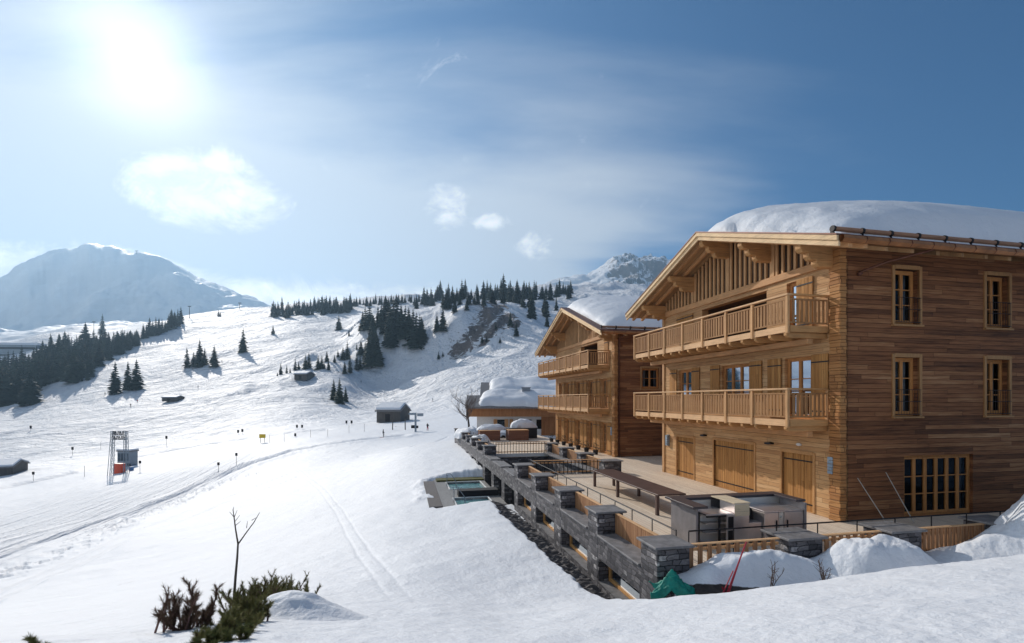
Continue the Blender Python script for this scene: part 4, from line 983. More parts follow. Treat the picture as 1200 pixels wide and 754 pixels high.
o=m.build('marking_pole',MT['red'],loc=(4.18,9.75,.0)); tag(o,'tilted crimson poles tied together in the snow before the kitchen','pole')
twigs('bare_twigs',5.25,9.95,Hs(5.25,9.95),5,.62,.22,3,MT['twig'],'bare twigs sticking out of the snow between the red poles and the snowy pillar','twigs','bare twigs in the snow bank',r=.011,lean=(.15,0))
twigs('bare_twigs',6.35,10.0,Hs(6.35,10.0),9,.72,.13,5,MT['twig'],'bundle of bare twigs in the snow right of the snow-topped pillar','twigs','bare twigs in the snow bank',r=.011)
def rockmesh(name,x,y,z,sx,sy,sz,seed,lab,mat,cat='rock',group=None,kind=None,rz=0,sub=3,amp=.35,fr=1.0):
    bm=bmesh.new(); bmesh.ops.create_icosphere(bm,subdivisions=sub,radius=1)
    for v in bm.verts:
        c=v.co; n=float(ridged(np.array(c.x*fr+seed),np.array(c.y*fr+c.z*1.7*fr),4,seed)); n2=float(fbm(np.array(c.z*2*fr+seed),np.array(c.x*2*fr-c.y*fr),3,seed+3))
        k=1+amp*(n-.3)+amp*.6*n2; v.co=Vector((c.x*k*sx,c.y*k*sy,c.z*k*sz))
    me=bpy.data.meshes.new(name); bm.to_mesh(me); bm.free(); me.materials.append(mat)
    o=bpy.data.objects.new(name,me); COL.objects.link(o); o.location=(x,y,z); o.rotation_euler=(0,0,rz); tag(o,lab,cat,group,kind); return o
rx,ry=8.05*.9,9.55
rockmesh('rock',7.25,9.72,.12,.36,.22,.20,4,'dark stone poking out of the dirty snow mound','%s'and plain('wet_rock',(.06,.05,.035),.75,0,.5,5,.8,14))
# ---------------------------------------------------------------- dwarf pines and sapling in the near snow
def pine_bush(x,y,n,L,seed,mat,wood,lab,spreadx=1.,lean=(0,0),up=.9,rz=0,group='dwarf pines breaking through the near snow'):
    rnd=random.Random(seed); e=empty('dwarf_pine',(x,y,Hs(x,y)),rz,lab,'pine bush',group)
    st=MB(); nd=MB()
    def tuft(p,d,l):
        for k in range(54):
            t=rnd.random()**.8*1.3; q=p-d*l*t; a=Vector((rnd.uniform(-1,1),rnd.uniform(-1,1),rnd.uniform(-1,1))); a=(a-d*a.dot(d)).normalized()
            dd=(d*.9+a*.75).normalized()*rnd.uniform(.045,.075); s=dd.cross(a).normalized()*.0030
            nd.add([tuple(q-s),tuple(q+s),tuple(q+dd)],[(0,1,2)])
    for i in range(n):
        a=rnd.uniform(0,6.28); s=rnd.uniform(.1,1); p=Vector((rnd.uniform(-.5,.5)*spreadx,rnd.uniform(-.25,.25),-.15))
        d=Vector((math.cos(a)*s*.8+lean[0],math.sin(a)*s*.6+lean[1],up)).normalized(); ll=L*rnd.uniform(.4,1.05); pts=[p.copy()]
        for k in range(6):
            d=(d+Vector((rnd.uniform(-.2,.2),rnd.uniform(-.2,.2),rnd.uniform(-.02,.22)))).normalized(); p=p+d*ll/6; pts.append(p.copy())
            if k>=2+(k%2):
                for w in range(2):
                    b=(d+Vector((rnd.uniform(-1,1),rnd.uniform(-1,1),rnd.uniform(-.1,.6)))).normalized(); q=p+b*ll*rnd.uniform(.10,.22); st.tube([tuple(p),tuple(q)],.006,4,.003); tuft(q,b,ll*.16)
        st.tube([tuple(q) for q in pts],[.017-.0018*k for k in range(len(pts))],5); tuft(pts[-1],d,ll*.22)
    st.build('branch',wood,e,fixn=False); nd.build('needles',mat,e,fixn=False); return e
bx,by,_=hit0(207,738,4.5,H); k_=by/575.; pine_bush(bx,by,26,62*k_,11,MT['pinered'],MT['pinkbark'],'reddish dwarf pine with bare branches in the near snow left of the sapling',spreadx=38*k_,lean=(.25,0),up=.7)
bx,by,_=hit0(28,760,4.0,H); k_=by/575.; pine_bush(bx,by,9,22*k_,12,MT['pine'],MT['pinkbark'],'small tip of a dwarf pine at the bottom left corner of the photo',spreadx=14*k_)
for i,(px,py,n,L,lab) in enumerate(((248,756,16,20,'lowest olive clump of the dwarf pine hedge'),(266,744,20,24,'second olive clump of the dwarf pine hedge, right of the lowest'),(285,730,22,30,'third olive clump of the dwarf pine hedge, below the sapling'),(303,716,26,36,'tallest olive clump of the dwarf pine hedge, right of the sapling foot'),(324,708,18,30,'olive clump of the dwarf pine hedge at the top of the snow cone'),(347,704,10,20,'small last clump of the dwarf pine hedge beyond the snow cone'))):
    bx,by,_=hit0(px,py,4.5,H); k_=by/575.; pine_bush(bx,by,n*3,L*1.25*k_,20+i,MT['pine'],MT['pinkbark'],lab,spreadx=34*k_,lean=(.0,.0),up=.5)
bx,by,bz=hit0(275,716,6,H)
k=by/575.
e=empty('bare_sapling',(bx,by,bz),0,'thin leafless forked sapling standing in the snow behind the pines','sapling')
m=MB(); P=lambda dx,dz,dy=0:(dx*k,dy,dz*k)
m.tube([P(0,-8),P(-1,10),P(1,40),P(3,62),P(4,80)],[.026,.024,.020,.017,.014],8)
m.build('trunk',MT['bark'],e,smooth=True)
m=MB()
m.tube([P(4,78),P(1,96),P(-1,112),P(-2,119)],[.014,.011,.008,.005],6)
m.tube([P(4,78),P(10,90,.1),P(17,101,.15),P(22,112,.2)],[.012,.010,.008,.004],6)
for a,b in(((-1,110),(-6,116)),((-1,108),(3,118)),((0,104),(6,112)),((1,100),(7,105)),((-2,117),(-1,122)),((20,106),(25,109)),((14,97),(15,105))): m.tube([P(*a),P(*b)],.006,5,.003)
m.build('branch',MT['bark'],e,smooth=True)
# cone of snow held by the hedge
cx,cy,cz=hit0(338,722,4.5,H)
def cone(cx,cy,z,a,b,h,seed,lab):
    n=60; vs=[];fs=[]
    for i in range(n):
        for j in range(n):
            x=-1+2*i/(n-1);y=-1+2*j/(n-1); r=math.hypot(x,y); k=.5*(1+math.cos(math.pi*min(1,r)))*.6+.4*max(0,1-r)
            vs.append((x*a,y*b,h*k*(1+.2*float(fbm(np.array(x*3),np.array(y*3),3,seed)))+Hs(cx+x*a,cy+y*b)-z-.012*(1+3*r)))
    for i in range(n-1):
        for j in range(n-1): fs.append((i*n+j,(i+1)*n+j,(i+1)*n+j+1,i*n+j+1))
    m=MB(); m.add(vs,fs); o=m.build('snow_heap',MT['snow'],smooth=True,loc=(cx,cy,z),fixn=False); tag(o,lab,'snow heap',None,kind='stuff')
cone(cx+.15,cy,cz,1.05*cy/6,.6*cy/6,.36*cy/6.6,33,'cone of snow rising beside the dwarf pine hedge')
# ---------------------------------------------------------------- low house beyond the terrace
HX,HY,HZ=-5.0,60.0,-1.0
hr=empty('farm_house',(HX,HY,HZ),R(2),'long low house with white ground floor and snowy roofs beyond the far terrace end','house')
m=MB(); m.box(.7,10.0,0,9,0,3.15); m.build('white_wall',MT['white'],hr)
m=MB(); m.box(8.6,16,-.04,9,0,3.2); m.build('timber_wall',MT['balcred'],hr)
m=MB(); m.box(.3,16,.0,9.2,3.15,4.6); m.build('upper_wall',MT['crate'],hr)
bl=empty('balcony',parent=hr); m=MB(); m.box(-.4,16,-1.2,-.05,2.75,2.9); m.build('floor',MT['beam_x'],bl); m=MB(); m.box(-.45,16,-1.28,-1.2,2.8,3.75); m.box(-.45,-.37,-1.2,3.0,2.8,3.75); m.build('railing_panel',MT['balcred'],bl)
def gable(par,x0,x1,y0,y1,zr,ze,th=.22,name='roof'):
    yc=(y0+y1)/2; m=MB(); 
    for ye in(y0,y1): m.prism([(yc,zr),(yc,zr-th),(ye,ze-th),(ye,ze)],lambda a,b,d:(d,a,b),x0,x1)
    return m.build(name,MT['slab'],par)
gable(hr,-.6,17,-1.8,5.4,5.35,3.95); gable(hr,1.0,17,2.2,12,7.15,5.0)
m=MB(); m.prism([(-.9,3.8),(1.8,5.1),(4.5,3.8)],lambda a,b,d:(d,a,b),-.1,.3); m.build('gable_wall',MT['balcred'],hr)
m=MB(); m.prism([(3.3,4.6),(7.1,6.9),(10.9,4.6)],lambda a,b,d:(d,a,b),1.5,1.9); m.build('gable_wall',MT['balcred'],hr)
m=MB(); m.box(6.3,7.3,.9,1.8,4.3,6.25); m.box(6.2,7.4,.8,1.9,6.25,6.35); m.build('chimney',MT['grey'],hr)
for x0,x1 in((3.2,4.1),(5.9,6.3),(7.0,7.4),(8.0,8.4+.3)):
    w=empty('window',parent=hr); m=MB(); m.box(x0,x1,-.03,.02,1.2,2.35); m.build('frame',MT['iron'],w); m=MB(); m.box(x0+.06,x1-.06,-.05,-.031,1.26,2.29); m.build('pane',MT['glass'],w)
for x in(2.75,4.12,4.7): m=MB(); m.box(x,x+.42,-.09,-.035,1.15,2.4); m.build('shutter',MT['yellow'] if False else MT['post'],hr)
def roofsnow(x0,x1,y0,y1,zf,T,seed,lab,par_loc,rz=0,group='snow lying on roofs'):
    n,mn=60,30; vs=[];fs=[]
    X,Yv=np.meshgrid(np.linspace(0,1,n),np.linspace(0,1,mn),indexing='ij')
    ed=np.minimum(np.minimum(X,1-X)*9,np.minimum(Yv,1-Yv)*5); t=T*np.sqrt(np.clip(1-(1-np.clip(ed,0,1))**2,0,1))*(1+.35*fbm(X*7,Yv*3,4,seed))
    x=x0+(x1-x0)*X+.35*fbm(X*3,Yv*6,3,seed+2); y=y0+(y1-y0)*Yv+.3*fbm(X*9,Yv*2,3,seed+4); z=zf(y)+t+.01
    v=np.stack([x,y,z],-1).reshape(-1,3).tolist(); b=np.stack([x,y,zf(y)-.02],-1).reshape(-1,3).tolist()
    for i in range(n-1):
        for j in range(mn-1): fs.append((i*mn+j,(i+1)*mn+j,(i+1)*mn+j+1,i*mn+j+1))
    ring=[i*mn for i in range(n)]+[(n-1)*mn+j for j in range(1,mn)]+[i*mn+mn-1 for i in range(n-2,-1,-1)]+[j for j in range(mn-2,0,-1)]; nn=n*mn
    fs+=[(ring[i],ring[(i+1)%len(ring)],ring[(i+1)%len(ring)]+nn,ring[i]+nn) for i in range(len(ring))]
    m=MB(); m.add([tuple(p) for p in v+b],fs); o=m.build('roof_snow',MT['snow'],smooth=True,loc=par_loc,rz=rz); tag(o,lab,'snow',group,kind='stuff')
roofsnow(1.0,16.8,-1.7,5.2,lambda y:5.35-.389*np.abs(y-1.8),.75,5,'wavy snow on the lower roof of the far house',(HX,HY,HZ),R(2))
roofsnow(2.2,16.8,2.6,11.5,lambda y:7.15-.439*np.abs(y-7.1),.7,6,'snow on the upper roof of the far house',(HX,HY,HZ),R(2))
# bare tree by the house
def bare_tree(x,y,z,h,seed,lab):
    rnd=random.Random(seed); e=empty('bare_tree',(x,y,z),0,lab,'tree'); t=MB(); b=MB()
    t.tube([(0,0,-.3),(.05*h,0,h*.25),(.02*h,.02*h,h*.5),(0,0,h*.8)],[.03*h,.024*h,.016*h,.007*h],7)
    def br(p,d,l,r,dep):
        pts=[p]; 
        for k in range(4): d=(d+Vector((rnd.uniform(-.25,.25),rnd.uniform(-.25,.25),rnd.uniform(0,.2)))).normalized(); pts.append(pts[-1]+d*l/4)
        b.tube([tuple(q) for q in pts],r,4,r*.4)
        if dep>0:
            for k in(1,2,3,4): br(pts[k],(d+Vector((rnd.uniform(-1,1),rnd.uniform(-1,1),rnd.uniform(-.2,.8)))).normalized(),l*.55,r*.5,dep-1)
    for i in range(16):
        a=rnd.uniform(0,6.28); br(Vector((0,0,h*rnd.uniform(.3,.8))),Vector((math.cos(a),math.sin(a),rnd.uniform(.3,1))).normalized(),h*.36,.008*h,2)
    t.build('trunk',MT['bark'],e,smooth=True); b.build('crown',MT['twig'],e,fixn=False)
x=(547-600)/F*52; bare_tree(x,52,-.1,4.6,3,'bare tree standing at the far end of the stone wall by the low house')
# ---------------------------------------------------------------- huts, lift, people on the slopes
def hut(px,py,wpx,hpx,lab,Ymin=60,rz=0,stilts=0,snow=True,depth=1.0,long=True):
    x,y,z=hit(px,py,Ymin); s=y/575.; w=wpx*s/2; h=hpx*s; d=w*depth
    e=empty('timber_hut',(x,y,z+stilts),rz,lab,'hut','small huts on the slopes')
    m=MB(); m.box(-w*.92,w*.92,-d,d,-.3,h*.62); m.build('wall',MT['hut'],e)
    m=MB(); m.prism([(-d,h*.62),(d,h*.62),(0,h*.98)],lambda a,b,c:(c,a,b),-w*.92,w*.92); m.build('gable',MT['hut'],e)
    m=MB()
    for s_ in(-1,1): m.prism([(0,h),(0,h*.93),(s_*d*1.18,h*.58),(s_*d*1.18,h*.65)],lambda a,b,c:(c,a,b),-w,w)
    m.build('roof',MT['slab'],e)
    m=MB(); m.box(-w*.25,w*.12,-d-.04,-d+.02,-.0,h*.45); m.build('door',MT['iron'],e)
    if snow:
        m=MB()
        for s_ in(-1,1): m.prism([(0,h*1.14),(0,h),(s_*d*1.14,h*.66),(s_*d*1.14,h*.80)],lambda a,b,c:(c,a,b),-w*.97,w*.97)
        o=m.build('roof_snow',MT['snow'],loc=(x,y,z+stilts),rz=rz,bevel=h*.05); tag(o,'snow on the roof of the '+lab.split(',')[0],'snow','snow lying on roofs',kind='stuff')
    return e
hut(203,470,17,6,'small low hut half buried in snow below the spruce pair',60,R(8))
hut(357,445,17,9,'small hut on the hillside below the row of little spruces',60,R(-8))
hut(6,556,30,16,'dark snow-roofed hut at the left edge of the photo',60,R(25),depth=1.2)
hut(386,452-9,0.1,.1,'x') if False else None
h_=hut(461,494,32,20,'weathered hay hut beside the chairlift pylon at the foot of the slope',70,R(-12),depth=.8)
x,y,z=hit(20,412,60)
e=empty('valley_station',(*hit(22,414,200)[:2],hit(22,414,200)[2]),R(5),'long flat grey station building at the edge of the dark wood','building')
s=hit(22,414,200)[1]/575.
m=MB(); m.box(-42*s,24*s,-5*s,5*s,-2,9*s); m.build('wall',MT['grey'],e); m=MB(); m.box(-44*s,26*s,-6*s,6*s,9*s,11.5*s); m.build('roof',MT['snow'],e)
m=MB(); m.box(-40*s,22*s,-5*s-.1,-5*s+.1,4*s,6.5*s); m.build('window_band',MT['iron'],e)
# lift gate with two sign boards and its cabin
gx,gy,gz=hit(140,556,60); s=gy/575.
e=empty('lift_gate',(gx,gy,gz),R(-6),'tall lattice gate with two rows of dark lettering at the foot of the ski lift','gate')
m=MB()
for sx in(-1,1):
    for dx in(-1.6,1.6):
        for dy in(-1.,1.):
            m.tube([((sx*9+dx*1.5-(3 if sx<0 else 0))*s,dy*1.5*s,-1),((sx*8.2+dx)*s,dy*s,51*s)],.06,5)
    for k in range(9):
        z0=k*5.6*s;z1=(k+1)*5.6*s; c=sx*8.6; 
        for dy in(-1.2,1.2): m.tube([((c-1.9)*s,dy*s,z0),((c+1.9)*s,dy*s,z1)],.035,4); m.tube([((c+1.9)*s,dy*s,z0),((c-1.9)*s,dy*s,z1)],.03,4)
m.build('lattice_tower',MT['grey'],e,fixn=False)
m=MB(); m.tube([(-10*s,0,50.5*s),(10*s,0,50.5*s)],.05,5); m.tube([(-10*s,0,45*s),(10*s,0,45*s)],.05,5); m.tube([(-10*s,0,40.5*s),(10*s,0,40.5*s)],.05,5); m.build('crossbar',MT['grey'],e)
rnd=random.Random(5)
for (z0,z1,n,x0,x1,nm) in((46.0,50.2,5,-7.5,7.5,0),(40.8,44.6,6,-9,9,1)):
    m=MB(); w=(x1-x0)/n
    for i in range(n):
        a=x0+i*w+.25*w*.3;b=x0+(i+1)*w-.1*w; t=.28*w
        m.box(a*s,(a+t)*s,-1.35*s,-1.1*s,z0*s,z1*s)
        if i%2==0: m.box((a+t)*s,b*s,-1.35*s,-1.1*s,(z1-.9)*s,z1*s); m.box((b-t)*s,b*s,-1.35*s,-1.1*s,z0*s,(z1-.9)*s)
        else: m.beam(((a+t)*s,-1.2*s,z1*s),(b*s,-1.2*s,z0*s),.22*s,t*s*.8); m.box((a+t)*s,b*s,-1.35*s,-1.1*s,z0*s,(z0+.8)*s)
    m.build('lettering',MT['black'],e)
cx,cy,cz=hit(150,546,60); s=cy/575.
e=empty('lift_cabin',(cx,cy,cz),R(-10),'grey windowed operator cabin behind the lift gate','cabin')
m=MB(); m.box(-9*s,8*s,-5*s,5*s,0,17*s); m.build('wall',MT['grey'],e); m=MB(); m.box(-10*s,9*s,-6*s,6*s,17*s,18.2*s); m.build('roof',MT['slab'],e)
m=MB(); m.box(-10*s,9*s,-6*s,6*s,18.2*s,20*s); m.build('roof_cover',MT['snow'],e,bevel=.1)
for i in range(4): m=MB(); m.box((-8.2+i*4)*s,(-5.2+i*4)*s,-5.1*s,-4.98*s,6*s,15*s); m.build('window',MT['glass'],e)
m=MB(); m.box(-10*s,9*s,-6.2*s,-5.05*s,-1,3.4*s); m.build('dark_skirt',MT['iron'],e)
ox,oy,oz=hit(145,553,60)
m=MB(); m.box(-4.5*s,4.5*s,-3*s,3*s,-.5,9*s); m.box(-4.7*s,4.7*s,-3.2*s,3.2*s,9*s,9.6*s); o=m.build('safety_box',MT['orange'],loc=(ox,oy-1,oz),rz=R(-6),bevel=.08); tag(o,'bright orange padded box in front of the lift cabin','box')
m=MB(); m.tube([(-7*s,0,-.3),(-7*s,0,5*s)],2.2*s,10,2.0*s); o=m.build('crash_mat',MT['blue'],loc=(ox,oy,oz)); tag(o,'blue crash mat left of the orange box','mat','blue mats at the lift cabin')
o2=o.copy(); COL.objects.link(o2); o2.location=(ox+13.5*s,oy+.5,oz); o2['label']='blue crash mat right of the orange box'
# chairlift pylon by the hay hut
px_,py_,pz_=hit(487,506,70); s=py_/575.
e=empty('lift_pylon',(px_,py_,pz_),0,'short steel lift pylon with crossarm beside the hay hut','pylon')
m=MB(); m.box(-1*s,1*s,-1*s,1*s,-1,22*s); m.build('mast',MT['grey'],e); m=MB(); m.box(-8*s,1*s,-.8*s,.8*s,19.5*s,22*s); m.box(2*s,9*s,-.8*s,.8*s,18*s,21.5*s) ; m.build('crossarm',MT['grey'],e); m=MB(); m.box(-5*s,-1*s,-1.6*s,1.6*s,4*s,7.5*s); m.box(1*s,3*s,-1.6*s,1.6*s,4*s,7*s); m.build('drive_box',MT['iron'],e)
for i,(qx,lab) in enumerate(((460,'slanted dark post below the hay hut, left one of two'),(475,'slanted dark post below the hay hut, right one of two'))):
    x,y,z=hit(qx,504,70); m=MB(); m.tube([(0,0,-.5),(.35*s*(1 if i==0 else -1),0,14*s)],.13,6); o=m.build('slanted_post',MT['hut'],loc=(x,y,z)); tag(o,lab,'post','slanted posts at the hay hut')
m=MB(); m.prism([(0,0),(30*s,1*s),(30*s,2*s),(0,1*s)],lambda a,b,c:(a,c,b),-3*s,3*s)
x,y,z=hit(487,505,70)
# markers, poles
def marker(px,py,hpx,lab,board=None,Ymin=60):
    x,y,z=hit(px,py,Ymin); s=y/575.; e=empty('slope_marker',(x,y,z),0,lab,'marker','marker poles and hangers on the piste')
    m=MB(); m.tube([(0,0,-.5),(0,0,hpx*s)],.035,5); m.build('pole',MT['iron'],e)
    if board!=0: m=MB(); w,h=(1.0,1.7) if board is None else board; m.box(-w*s,w*s,-.12,.12,(hpx-h*2)*s,hpx*s); m.build('board',MT['iron'],e)
    return e
for (a,b,h,l) in((39,564,11,'thick dark marker post in front of the dark hut'),(85,534,10,'dark marker left of the lift gate on the shaded track'),(36,505,6,'small marker high on the left slope'),(195,523,12,'hanger pole with dark box right of the lift cabin'),(256,553,11,'dark disc marker above the curved snow ridge'),(277,545,14,'taller thin marker beside the disc marker'),(164,553,13,'pole with two dark tags just right of the lift cabin'),(279,509,5,'left hanging tag on the middle slope'),(284,509,6,'right hanging tag on the middle slope'),(348,503,5,'left hanging tag before the hay hut'),(354,503,5,'right hanging tag before the hay hut'),(406,498,5,'left one of the pair of tags near the gully'),(412,498,5,'right one of the pair of tags near the gully'),(346,512,4,'low dark tag on the fence line beside the yellow board')):
    marker(a,b,h,l)
for i,px in enumerate((99,316,333,364,384,409,427,118)):
    marker(px,{99:559,316:519,333:518,364:513,384:512,409:508,427:506,118:527}[px],{99:13}.get(px,9),'thin plain snow stake, %s of the stakes from the left'%['first','third','fourth','fifth','sixth','seventh','last','second'][i],0)
x,y,z=hit(308,519,60); s=y/575.
e=empty('yellow_board',(x,y,z),0,'yellow board on two legs on the snow at the fence line','sign')
m=MB(); m.box(-4*s,3*s,-.1,.1,5.5*s,10*s); m.build('board',MT['yellow'],e); m=MB(); m.tube([(-3*s,0,-.5),(-3*s,0,6*s)],.06,5); m.tube([(2*s,0,-.5),(2*s,0,6*s)],.06,5); m.build('leg',MT['iron'],e)
x,y,z=hit(553,508,52); s=y/575.
e=empty('snow_gun',(x,y,z),0,'yellow snow gun with dark barrel standing left of the wall end','snow gun')
m=MB(); m.tube([(-4*s,0,4*s),(0,0,4.4*s)],1.7*s,10); m.build('barrel',MT['iron'],e); m=MB(); m.box(-.5*s,2*s,-.9*s,.9*s,1.5*s,5.8*s); m.build('housing',MT['yellow'],e,bevel=.05); m=MB(); m.tube([(0,0,-.2),(0,0,2*s)],.35*s,6); m.tube([(-1.5*s,0,-.2),(0,0,2*s)],.06,5);m.tube([(2.5*s,0,-.2),(0,0,2*s)],.06,5); m.build('stand',MT['blue'],e)
# people
def person_mesh(name,jac,trs,ski=True,seed=0):
    rnd=random.Random(seed)
    J={'pel':(0,0,.95,.14),'sp':(0,0,1.2,.15),'ch':(0,-.02,1.42,.16),'nk':(0,-.03,1.54,.065),'hd':(0,-.04,1.66,.10),'ht':(0,-.04,1.74,.085),
       'hl':(-.10,0,.90,.10),'kl':(-.14,-.08,.50,.075),'al':(-.15,0,.10,.05),'fl':(-.15,-.15,.05,.045),'hr':(.10,0,.90,.10),'kr':(.14,-.06,.50,.075),'ar':(.15,.02,.10,.05),'fr':(.15,-.13,.05,.045),
       'sl':(-.20,-.02,1.44,.075),'el':(-.30,-.05,1.16,.055),'wl':(-.26,-.28,1.02,.04),'sr':(.20,-.02,1.44,.075),'er':(.30,-.05,1.16,.055),'wr':(.26,-.28,1.02,.04)}
    E_=[('pel','sp'),('sp','ch'),('ch','nk'),('nk','hd'),('hd','ht'),('pel','hl'),('hl','kl'),('kl','al'),('al','fl'),('pel','hr'),('hr','kr'),('kr','ar'),('ar','fr'),('ch','sl'),('sl','el'),('el','wl'),('ch','sr'),('sr','er'),('er','wr')]
    ks=list(J); me=bpy.data.meshes.new(name); me.from_pydata([J[k][:3] for k in ks],[(ks.index(a),ks.index(b)) for a,b in E_],[])
    o=bpy.data.objects.new(name,me); COL.objects.link(o)
    o.modifiers.new('k','SKIN'); 
    if not me.skin_vertices: me.skin_vertices_add() if hasattr(me,'skin_vertices_add') else None
    sv=me.skin_vertices[0].data
    for i,k in enumerate(ks): sv[i].radius=(J[k][3],J[k][3]); sv[i].use_root=(k=='pel')
    s=o.modifiers.new('s','SUBSURF'); s.levels=1; s.render_levels=1
    dg=bpy.context.evaluated_depsgraph_get(); m2=bpy.data.meshes.new_from_object(o.evaluated_get(dg)); o.modifiers.clear(); o.data=m2
    m2.materials.clear()
    for m_ in(jac,trs,MT['skin'],MT['black']): m2.materials.append(m_)
    for p in m2.polygons:
        z=p.center.z; x=abs(p.center.x); p.material_index= 3 if z>1.70 or z<.14 else (2 if z>1.55 else (1 if z<.92 and x<.25 else 0)); p.use_smooth=True
    return o
def mkp(px,py,lab,jac,trs,rz,Ymin=60,ski=True,proto=[None]):
    x,y,z=hit(px,py,Ymin)
    o=person_mesh('person',jac,trs); o.location=(x,y,z); o.rotation_euler=(0,0,rz); tag(o,lab,'person','skiers and walkers on the snow')
    if ski:
        for sx in(-.14,.14): m=MB(); m.box(sx-.04,sx+.04,-.9,.7,0.0,.03); m.build('ski',MT['red'],o)
        for sx in(-.28,.28): m=MB(); m.tube([(sx,-.30,1.02),(sx*1.1,-.1,.0)],.012,5); m.build('ski_pole',MT['iron'],o)
    return o
cj=lambda n,c: plain(n,c,.7)
mkp(501,505,'person in a dark jacket and red trousers standing near the pylon',MT['black'],MT['red'],R(150),70,False)
mkp(449,513,'skier in dark clothes alone on the flat piste before the hay hut',MT['black'],MT['black'],R(100),70)
mkp(507,471,'distant skier above the hay hut at the end of a ski track',MT['grey'],MT['black'],R(80),100)
mkp(153,477,'distant skier just below the spruce pair',MT['black'],MT['black'],R(60),100)
mkp(232,455,'distant skier in dark clothes on the middle of the sunny slope',MT['black'],MT['grey'],R(60),100)
mkp(123,463,'distant skier at the left of the spruce pair',MT['black'],MT['black'],R(60),100)
mkp(161,472,'distant skier in orange right below the right spruce',MT['orange'],MT['black'],R(60),100)
mkp(260,425,'distant skier right of the group of four spruces',MT['black'],MT['black'],R(60),100)
mkp(423,449,'distant skier in the shaded gully',MT['black'],MT['grey'],R(60),100)
for (a,b,h,l) in((222,372,14,'lift pylon on the skyline left of the ridge wood'),(281,362,8,'lift pylon on the skyline just left of the ridge wood'),(110,388,12,'lift pylon rising over the dark wood'),(160,297,4,'tiny mast on the summit of the left mountain')):
    x,y,z=hit(a,b+1,150); s=y/575.; e=empty('lift_mast',(x,y,z),0,l,'mast','masts along the lifts'); m=MB(); m.tube([(0,0,-3),(0,0,h*s)],.35*s if b>300 else .5*s,6,.25*s); m.build('mast',MT['iron'],e); m=MB(); m.box(-1.8*s,1.8*s,-.3*s,.3*s,(h-.8)*s,h*s); m.build('crossarm',MT['iron'],e)
# ---------------------------------------------------------------- conifers
def spruce(seed,h=10.,tiers=15,rad=2.3):
    rnd=random.Random(seed); e=empty('spruce_tree'); t=MB(); t.tube([(0,0,-.8),(0,0,h*.5),(0,0,h*.97)],[.20,.11,.02],6); t.build('trunk',MT['bark'],e)
    c=MB()
    for i in range(tiers):
        f=i/(tiers-1); z=h*(.09+.86*f); r=rad*(1-f)**.85*(1+.12*rnd.uniform(-1,1))+.10; n=int(9+10*(1-f))
        for k in range(n):
            a=6.283*(k+rnd.uniform(-.4,.4))/n; rr=r*rnd.uniform(.62,1.12); dz=-rr*rnd.uniform(.22,.5); w=rr*.26+.1
            ca,sa=math.cos(a),math.sin(a); zz=z+rnd.uniform(-.2,.2)
            p0=(0,0,zz+.15); pm=(ca*rr*.55,sa*rr*.55,zz+dz*.35); tip=(ca*rr,sa*rr,zz+dz)
            l=(pm[0]-sa*w,pm[1]+ca*w,pm[2]-.18-w*.3); q=(pm[0]+sa*w,pm[1]-ca*w,pm[2]-.18-w*.3)
            c.add([p0,l,tip,q,pm],[(0,1,4),(0,4,3),(1,2,4),(4,2,3)])
            for s_ in(-1,1):
                b=(pm[0]*1.25-s_*sa*w*1.1,pm[1]*1.25+s_*ca*w*1.1,pm[2]+dz*.3-.22); c.add([pm,b,tip],[(0,1,2)])
    m=MB(); c.tube([(0,0,h*.9),(0,0,h*1.02)],.05,4,.01)
    c.build('crown',MT['needle'],e,fixn=False)
    return e
PROTO=[spruce(1,10,15,2.1),spruce(2,10,14,1.8),spruce(3,10,16,2.5),spruce(4,10,13,1.6),spruce(5,10,17,1.9),spruce(6,10,12,2.3)]
PT=[False]*6; rt_=random.Random(99); ntree=0; placed=[]
def plant(px,py,hpx,lab,group,Ymin=100,wide=1.0,k=None):
    global ntree
    x,y,z=hit(px,py,Ymin); k=rt_.randrange(6) if k is None else k
    h=1.25*hpx*y/575.
    if not PT[k]: o=PROTO[k]; PT[k]=True
    else: o=copy_tree(PROTO[k])
    o.name='spruce_tree'; o.location=(x,y,z-.03*h); s=h/10.; wide=wide*rt_.uniform(1.0,1.45); o.scale=(s*wide,s*wide,s); o.rotation_euler=(0,0,rt_.uniform(0,6.28)); tag(o,lab,'tree',group); ntree+=1
    return o
L1=[(135,462,32,'left spruce of the three standing alone below the dark wood'),(150,457,28,'middle spruce of the three standing alone below the dark wood'),(160,457,30,'right spruce of the three standing alone below the dark wood'),
(219,431,20,'leftmost spruce of the group of five on the sunny slope'),(227,429,14,'small second spruce of the group of five on the sunny slope'),(234,430,27,'tallest spruce in the middle of the group of five'),(240,428,17,'fourth spruce of the group of five, close to the tallest'),(251,430,21,'rightmost spruce of the group of five on the sunny slope'),
(285,413,24,'single spruce alone high on the sunny slope'),(320,392,9,'small lone spruce left below the ridge wood'),(397,387,15,'lone spruce below the ridge left of the central wood'),(409,394,7,'tiny spruce beside the lone one below the ridge'),
(398,473,25,'large dark spruce at the mouth of the gully'),(391,469,21,'slightly smaller spruce left of the large one at the gully mouth'),(405,471,15,'smallest of the three spruces at the gully mouth'),
(512,389,18,'left spruce of the pair above the shaded face'),(519,388,24,'right spruce of the pair above the shaded face'),(514,421,8,'small spruce at the lower edge of the shaded face'),(519,418,5,'tiny spruce beside the small one at the shaded edge'),
(60,508,4,'x')]
for a,b,c,l in L1[:-1]: plant(a,b,c,l,'spruces standing apart on the slopes',k=0 if c>20 else None)
